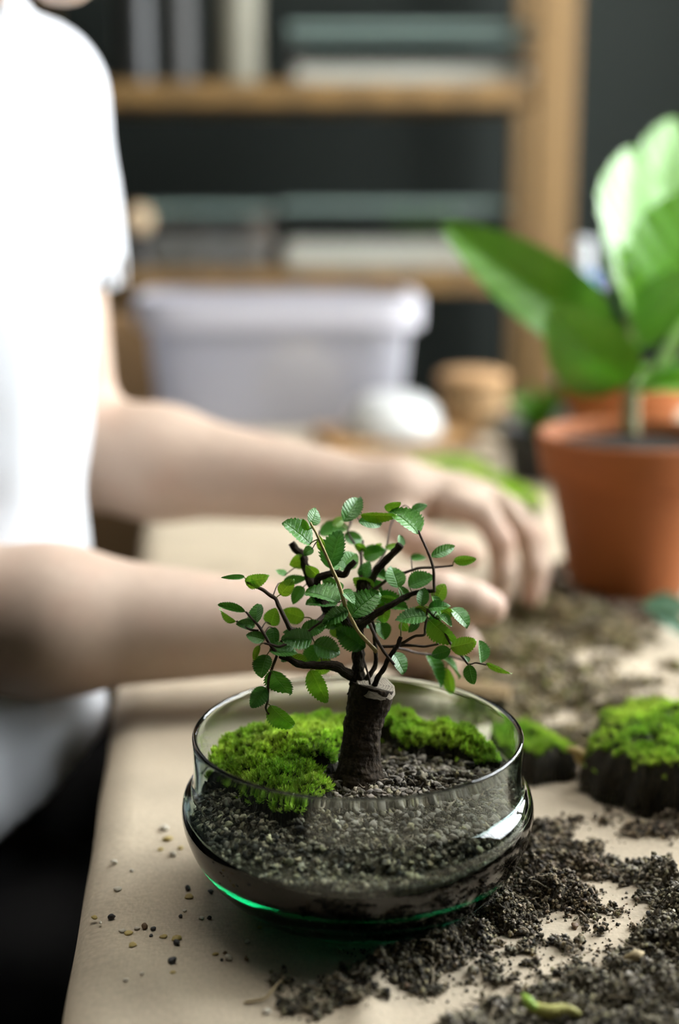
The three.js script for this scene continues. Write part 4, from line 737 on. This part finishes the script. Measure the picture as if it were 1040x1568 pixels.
{
  const pos = V(0.2405, T + 0.0007, -1.147), t = thing('potted_plant', 'terracotta pot holding a plant with broad glossy green leaves on right side of table', 'plant', pos); t.updateMatrixWorld();
  part('pot', lathe(potProfile(1), 72), clayMat, t); part('pot_soil', soilDisc(0.0712, 0.1195), darkSoilMat, t);
  const l = (px, py, d) => at(px, py, d), stemPts = [l(965, 668, 1.165), l(967, 610, 1.165), l(966, 545, 1.165), l(966, 478, 1.165)].map((v) => t.worldToLocal(v));
  part('stem', limb(stemPts, [0.0075, 0.0068, 0.006, 0.0045], 20, 10, 0.1), std({ color: lin(0.20, 0.19, 0.09), roughness: 0.75 }), t);
  const toWin = V(0.80, 0.50, -0.33).normalize(), cam = V(0, 0.25, 1).normalize(), half = toWin.clone().add(cam).normalize();
  const A = broad(0.10, 0.03, 0.22), B = broad(0.24, 0.02, 0.16), C = broad(-0.16, 0.035, 0.2);
  const put = (g, m, a, b, wpx, aim) => leafAt(t, 'leaf', g, m, l(...a), l(...b), wpx / FPX * a[2], aim);
  put(B, FIG.leaf, [955, 545, 1.17], [708, 346, 1.10], 112, V(-0.4, 0.45, 0.8));
  put(A, FIG.leaf, [960, 592, 1.15], [846, 478, 1.09], 125, V(-0.45, 0.1, 0.9));
  put(C, FIG.leaf, [967, 478, 1.165], [940, 250, 1.22], 205, half);
  put(C, FIG.leaf, [985, 372, 1.25], [1014, 200, 1.30], 140, half);
  put(C, FIG.leaf, [975, 500, 1.165], [1095, 290, 1.17], 190, half.clone().add(V(-0.1, 0.1, 0)));
  put(A, FIG.young, [966, 482, 1.155], [951, 374, 1.14], 44, V(0.5, 0.3, 0.8));
  put(A, FIG.leaf, [972, 520, 1.155], [1070, 418, 1.09], 100, V(-0.2, 0.6, 0.8));
  put(B, FIG.leaf, [970, 598, 1.155], [1080, 478, 1.10], 80, half);
  put(B, FIG.leaf, [970, 600, 1.16], [1090, 565, 1.09], 85, V(0.1, 0.8, 0.6));
  part('leaf_stalk', limb([t.worldToLocal(l(966, 545, 1.165)), t.worldToLocal(l(976, 440, 1.21)), t.worldToLocal(l(985, 352, 1.25))], [0.003, 0.0025, 0.002], 10, 6), std({ color: lin(0.20, 0.26, 0.07), roughness: 0.7 }), t);
  // second pot further back
  const g2 = ground(950, 742), t2 = thing('clay_pot', 'smaller terracotta pot with a low plant standing behind the big potted plant', 'pot', V(g2.x, T + 0.0007, g2.z)); t2.updateMatrixWorld();
  part('pot', lathe(potProfile(0.93), 56), clayMat, t2); part('pot_soil', soilDisc(0.063, 0.102), darkSoilMat, t2);
  for (let i = 0; i < 9; i++) { const a = i * 0.7, b = V(g2.x + Math.cos(a) * 0.012, T + 0.105, g2.z + Math.sin(a) * 0.012), e = V(g2.x + Math.cos(a) * rr(0.045, 0.07), T + rr(0.12, 0.165), g2.z + Math.sin(a) * rr(0.045, 0.07)); leafAt(t2, 'leaf', B, FIG.leaf, b, e, 0.034, V(0.2, 0.9, 0.5)); }
  // little seedling in front of it
  const g3 = ground(818, 735), t3 = thing('nursery_pot', 'small black plastic pot with green seedling left of big terracotta pot', 'pot', V(g3.x, T + 0.0007, g3.z)); t3.updateMatrixWorld();
  part('pot', lathe([[0.0001, 0], [0.028, 0], [0.036, 0.055], [0.039, 0.055], [0.039, 0.060], [0.035, 0.060], [0.033, 0.050], [0.0001, 0.048]], 40), std({ color: lin(0.015, 0.015, 0.016), roughness: 0.5 }), t3);
  part('pot_soil', soilDisc(0.033, 0.052), darkSoilMat, t3);
  for (let i = 0; i < 8; i++) { const a = i * 0.8 + 0.3, b = V(g3.x, T + 0.053, g3.z), e = V(g3.x + Math.cos(a) * rr(0.02, 0.04), T + rr(0.085, 0.12), g3.z + Math.sin(a) * rr(0.015, 0.03)); leafAt(t3, 'leaf', A, FIG.leaf, b, e, 0.026, V(0.1, 0.9, 0.5)); }
  // bluish bottle behind
  const g4 = ground(880, 705), bt = thing('bottle', 'pale lilac plastic bottle with blue collar behind the broad leaves', 'bottle', V(g4.x, T + 0.0007, g4.z));
  part('body', lathe([[0.0001, 0], [0.026, 0], [0.029, 0.004], [0.029, 0.12], [0.026, 0.15], [0.012, 0.17], [0.0001, 0.171]], 36), std({ color: lin(0.20, 0.24, 0.26), roughness: 0.4 }), bt);
  part('label_band', lathe([[0.0294, 0.155], [0.0296, 0.157], [0.024, 0.205], [0.020, 0.215], [0.0001, 0.216]], 36), std({ color: lin(0.36, 0.34, 0.52), roughness: 0.5 }), bt);
  part('collar', lathe([[0.0125, 0.205], [0.022, 0.206], [0.018, 0.228], [0.0001, 0.230]], 30), std({ color: lin(0.03, 0.12, 0.25), roughness: 0.5 }), bt);
  part('cap', lathe([[0.012, 0.226], [0.013, 0.228], [0.012, 0.262], [0.008, 0.268], [0.0001, 0.269]], 30), std({ color: lin(0.45, 0.47, 0.48), roughness: 0.4 }), bt);
  // sprig of a blue green leaf beside the pot foot
  const sg = thing('fallen_leaf', 'blue green leaf lying on table before big terracotta pot', 'leaf', null);
  leafAt(sg, 'blade', A, figMat([0.06, 0.16, 0.08], 0.2, 0.5), at(985, 925, 1.07), at(1055, 930, 1.05), 0.026, V(0.1, 0.9, 0.4)); leafAt(sg, 'blade', B, figMat([0.06, 0.16, 0.08], 0.2, 0.5), at(1000, 935, 1.06), at(1050, 960, 1.03), 0.02, V(0.1, 0.9, 0.4));
}

// ------------------------------------------------------------------ far end of the table
{
  const flat = (px, py) => { const g = ground(px, py); g.y = T + 0.0007; return g; };
  const b = V(-0.085, T + 0.0007, -2.03), t = thing('storage_box', 'large translucent white plastic storage box at far end of table', 'box', b); t.rotation.y = 0.03;
  const plastic = phy({ color: lin(0.52, 0.52, 0.57), roughness: 0.65, transmission: 0.45, thickness: 0, side: THREE.DoubleSide });
  const shell = (w0, d0, w1, d1, y0, y1) => { const g = new THREE.CylinderGeometry(1, 1, 1, 4, 6, true, Math.PI / 4), sh = new THREE.Shape(); const pos = [], idx = [], n = 40; const sq = (w, d, a) => { const c = Math.cos(a), s = Math.sin(a), k = Math.pow(Math.pow(Math.abs(c), 9) + Math.pow(Math.abs(s), 9), -1 / 9); return [c * k * w / 2, s * k * d / 2]; };
    for (let i = 0; i <= 4; i++) for (let j = 0; j <= n; j++) { const f = i / 4, q = sq(lerp(w0, w1, f), lerp(d0, d1, f), j / n * Math.PI * 2 + 0.001); pos.push(q[0], lerp(y0, y1, f), q[1]); }
    for (let i = 0; i < 4; i++) for (let j = 0; j < n; j++) { const a = i * (n + 1) + j, c = a + n + 1; idx.push(a, c, a + 1, a + 1, c, c + 1); }
    const r = new THREE.BufferGeometry(); r.setAttribute('position', new THREE.Float32BufferAttribute(pos, 3)); r.setIndex(idx); r.computeVertexNormals(); return r; };
  part('wall', shell(0.335, 0.175, 0.365, 0.20, 0.0, 0.165), plastic, t);
  part('bottom', rbox(0.325, 0.004, 0.166, 0.0018, 0, 0.003, 0), plastic, t);
  const rimM = phy({ color: lin(0.64, 0.63, 0.68), roughness: 0.55, transmission: 0.25, thickness: 0, side: THREE.DoubleSide });
  part('rim', mergeGeometries([shell(0.392, 0.216, 0.394, 0.218, 0.140, 0.180), shell(0.392, 0.216, 0.36, 0.19, 0.180, 0.181)]), rimM, t);
  const bag = lump(4, 0.22, 1.6).scale(0.125, 0.095, 0.075);
  solo('paper_bag', bag, std({ color: lin(0.68, 0.60, 0.42), roughness: 0.9 }), 'beige bag lying inside the translucent plastic storage box', 'bag').position.set(-0.058, T + 0.062, -2.01);
  const c1 = flat(601, 680); c1.y += 0.0145;
  const lid = solo('white_bowl', lathe([[0.0001, 0.050], [0.034, 0.050], [0.040, 0.047], [0.055, 0.034], [0.0635, 0.014], [0.0645, 0.0], [0.062, 0.0], [0.061, 0.013], [0.053, 0.031], [0.038, 0.044], [0.0001, 0.046]], 56), phy({ color: lin(0.62, 0.63, 0.61), roughness: 0.4, clearcoat: 0.3, clearcoatRoughness: 0.3 }), 'white glazed bowl turned upside down on a wooden board', 'bowl'); lid.position.copy(c1);
  const bd = solo('wooden_board', rbox(0.19, 0.014, 0.14, 0.004, 0, 0.007, 0), woodMat, 'flat wooden board lying under the white bowl', 'board'); bd.position.copy(flat(600, 678)); bd.rotation.y = 0.2;
  const c2 = flat(722, 664), tan = thing('wooden_pot', 'round tan cork pot standing right of the white bowl', 'pot', c2);
  part('body', lathe([[0.0001, 0], [0.036, 0], [0.044, 0.012], [0.047, 0.040], [0.045, 0.062], [0.040, 0.070], [0.0001, 0.071]], 44), std({ color: lin(0.24, 0.145, 0.06), roughness: 0.8, bumpMap: barkBump, bumpScale: 0.002 }), tan);
  part('lid', lathe([[0.0001, 0.086], [0.036, 0.085], [0.046, 0.081], [0.048, 0.075], [0.046, 0.071], [0.0001, 0.071]], 44), std({ color: lin(0.40, 0.235, 0.105), roughness: 0.8 }), tan);
  const mo = V(0.135, T, -1.47), mr = tableRel(mo);
  moss('leafy green moss patch on table behind the far hand', mo, [[...mr(690, 735, 0.02), 0.045, 0.032], [...mr(735, 752, 0.02), 0.036, 0.03], [...mr(660, 722, 0.02), 0.03, 0.024], [...mr(770, 790, 0.0), 0.035, 0.022], [...mr(740, 800, 0.0), 0.03, 0.02]], onPaper(mo), 1500, 0.011, 4, null);
  const rock = solo('stone', lump(3, 0.3, 1.4).scale(0.09, 0.05, 0.07), std({ color: lin(0.24, 0.21, 0.15), roughness: 0.9, bumpMap: soilBump, bumpScale: 0.002 }), 'dull brown stone lying behind the moss near the cork pot', 'stone'); rock.position.copy(flat(790, 690)); rock.position.y += 0.031;
  const bx = V(-0.335, 0, -2.33), cb = thing('cardboard_box', 'brown cardboard box standing on floor left of plastic storage box', 'box', bx);
  const card = std({ color: lin(0.24, 0.14, 0.06), roughness: 0.85 });
  part('body', rbox(0.16, T + 0.12, 0.16, 0.004, 0, (T + 0.12) / 2, 0), card, cb); for (const s of [-1, 1]) part('flap', box(0.075, 0.004, 0.155, s * 0.04, T + 0.123, 0), card, cb);
}

// ------------------------------------------------------------------ shelf unit against the back wall
{
  const zf = -2.46, zb = -2.82, x0 = -0.56, x1 = 0.358, pine = std({ map: woodTex, roughness: 0.6, color: lin(0.42, 0.42, 0.31) }), iron = std({ color: lin(0.08, 0.075, 0.07), roughness: 0.6 });
  const t = thing('shelf_unit', 'tall open pine shelf unit standing against the dark back wall', 'shelf', V(0, 0, 0));
  for (const x of [x0, x1]) { part('post', rbox(0.064, 1.75, 0.05, 0.004, x, 0.875, zf), pine, t); part('post', rbox(0.05, 1.75, 0.04, 0.004, x, 0.875, zb), pine, t); }
  const ys = [0.18, T - 0.16, T + 0.170, T + 0.478, T + 0.82];
  for (const y of ys) part('shelf_board', rbox(x1 - x0 - 0.07, 0.036, zf - zb, 0.003, (x0 + x1) / 2, y, (zf + zb) / 2 + 0.012), pine, t);
  const pane = phy({ color: 0xffffff, transmission: 1, thickness: 0, roughness: 0.02, ior: 1.5 }), edge = phy({ color: lin(0.20, 0.27, 0.24), roughness: 0.25 }), gravel = std({ color: lin(0.42, 0.42, 0.36), roughness: 0.9 }), dgravel = std({ color: lin(0.10, 0.10, 0.09), roughness: 0.9 });
  const tank = (px0, px1, y, h, d, gm, gh, label) => {
    const z = zf - 0.04 - d / 2, dep = -z * CP + (CAM_H - (y - T)) * SP, X0 = (px0 - 520) / FPX * dep, X1 = (px1 - 520) / FPX * dep, w = X1 - X0, o = thing('glass_tank', label, 'tank', V((X0 + X1) / 2, y + 0.0185, z));
    part('glass_wall', box(w, h, 0.004, 0, h / 2, d / 2), pane, o); part('glass_wall', box(w, h, 0.004, 0, h / 2, -d / 2), pane, o); part('glass_wall', box(0.004, h, d - 0.01, -w / 2, h / 2, 0), pane, o); part('glass_wall', box(0.004, h, d - 0.01, w / 2, h / 2, 0), pane, o);
    part('rim', mergeGeometries([rbox(w + 0.006, 0.010, 0.008, 0.002, 0, h, d / 2), rbox(w + 0.006, 0.010, 0.008, 0.002, 0, h, -d / 2), rbox(0.008, 0.010, d, 0.002, -w / 2, h, 0), rbox(0.008, 0.010, d, 0.002, w / 2, h, 0)]), edge, o);
    part('gravel', rbox(w - 0.012, gh, d - 0.012, 0.006, 0, gh / 2, 0), gm, o);
  };
  tank(448, 800, ys[3], 0.090, 0.20, gravel, 0.030, 'long low glass tank with pale gravel on the upper shelf');
  tank(436, 765, ys[2], 0.105, 0.20, gravel, 0.042, 'long low glass tank with pale gravel on the lower shelf');
  tank(232, 418, ys[2], 0.100, 0.18, dgravel, 0.060, 'dark filled glass tank left of the pale gravel tank on lower shelf');
  const vase = (px, r, h, m, label, y) => { const z = zf - 0.10, dep = -z * CP + (CAM_H - (y - T)) * SP, o = solo('tall_jar', lathe([[0.0001, 0], [r * 0.94, 0], [r, 0.006], [r, h * 0.82], [r * 0.8, h * 0.92], [r * 0.6, h], [r * 0.52, h], [r * 0.7, h * 0.9], [0.0001, h * 0.88]], 36), m, label, 'jar'); o.position.set((px - 520) / FPX * dep, y + 0.0185, z); return o; };
  vase(368, 0.036, 0.25, std({ color: lin(0.20, 0.19, 0.14), roughness: 0.6 }), 'tall beige grey jar left of the upper glass tank', ys[3]);
  vase(280, 0.025, 0.24, std({ color: lin(0.05, 0.05, 0.047), roughness: 0.5 }), 'slim dark grey jar next to tall beige jar', ys[3]);
  vase(212, 0.034, 0.26, std({ color: lin(0.014, 0.015, 0.014), roughness: 0.35 }), 'black glossy jar at left end of the upper shelf', ys[3]);
  const ball = solo('wooden_ball', new THREE.SphereGeometry(0.024, 32, 20), std({ color: lin(0.55, 0.40, 0.24), roughness: 0.5 }), 'round tan wooden ball resting on dark tank on the lower shelf', 'ball'); ball.position.set(-0.345, ys[2] + 0.0185 + 0.083, zf - 0.02);
  const bs = solo('ball_stand', lathe([[0.0001, 0], [0.022, 0], [0.022, 0.006], [0.008, 0.012], [0.008, 0.055], [0.014, 0.0625], [0.0001, 0.061]], 24), iron, 'short grey stand carrying the wooden ball on lower shelf', 'stand'); bs.position.set(-0.345, ys[2] + 0.0185, zf - 0.02);
}
scene.traverse((o) => { if (o.isMesh) { o.castShadow = true; o.receiveShadow = true; } });
renderer.render(scene, camera);
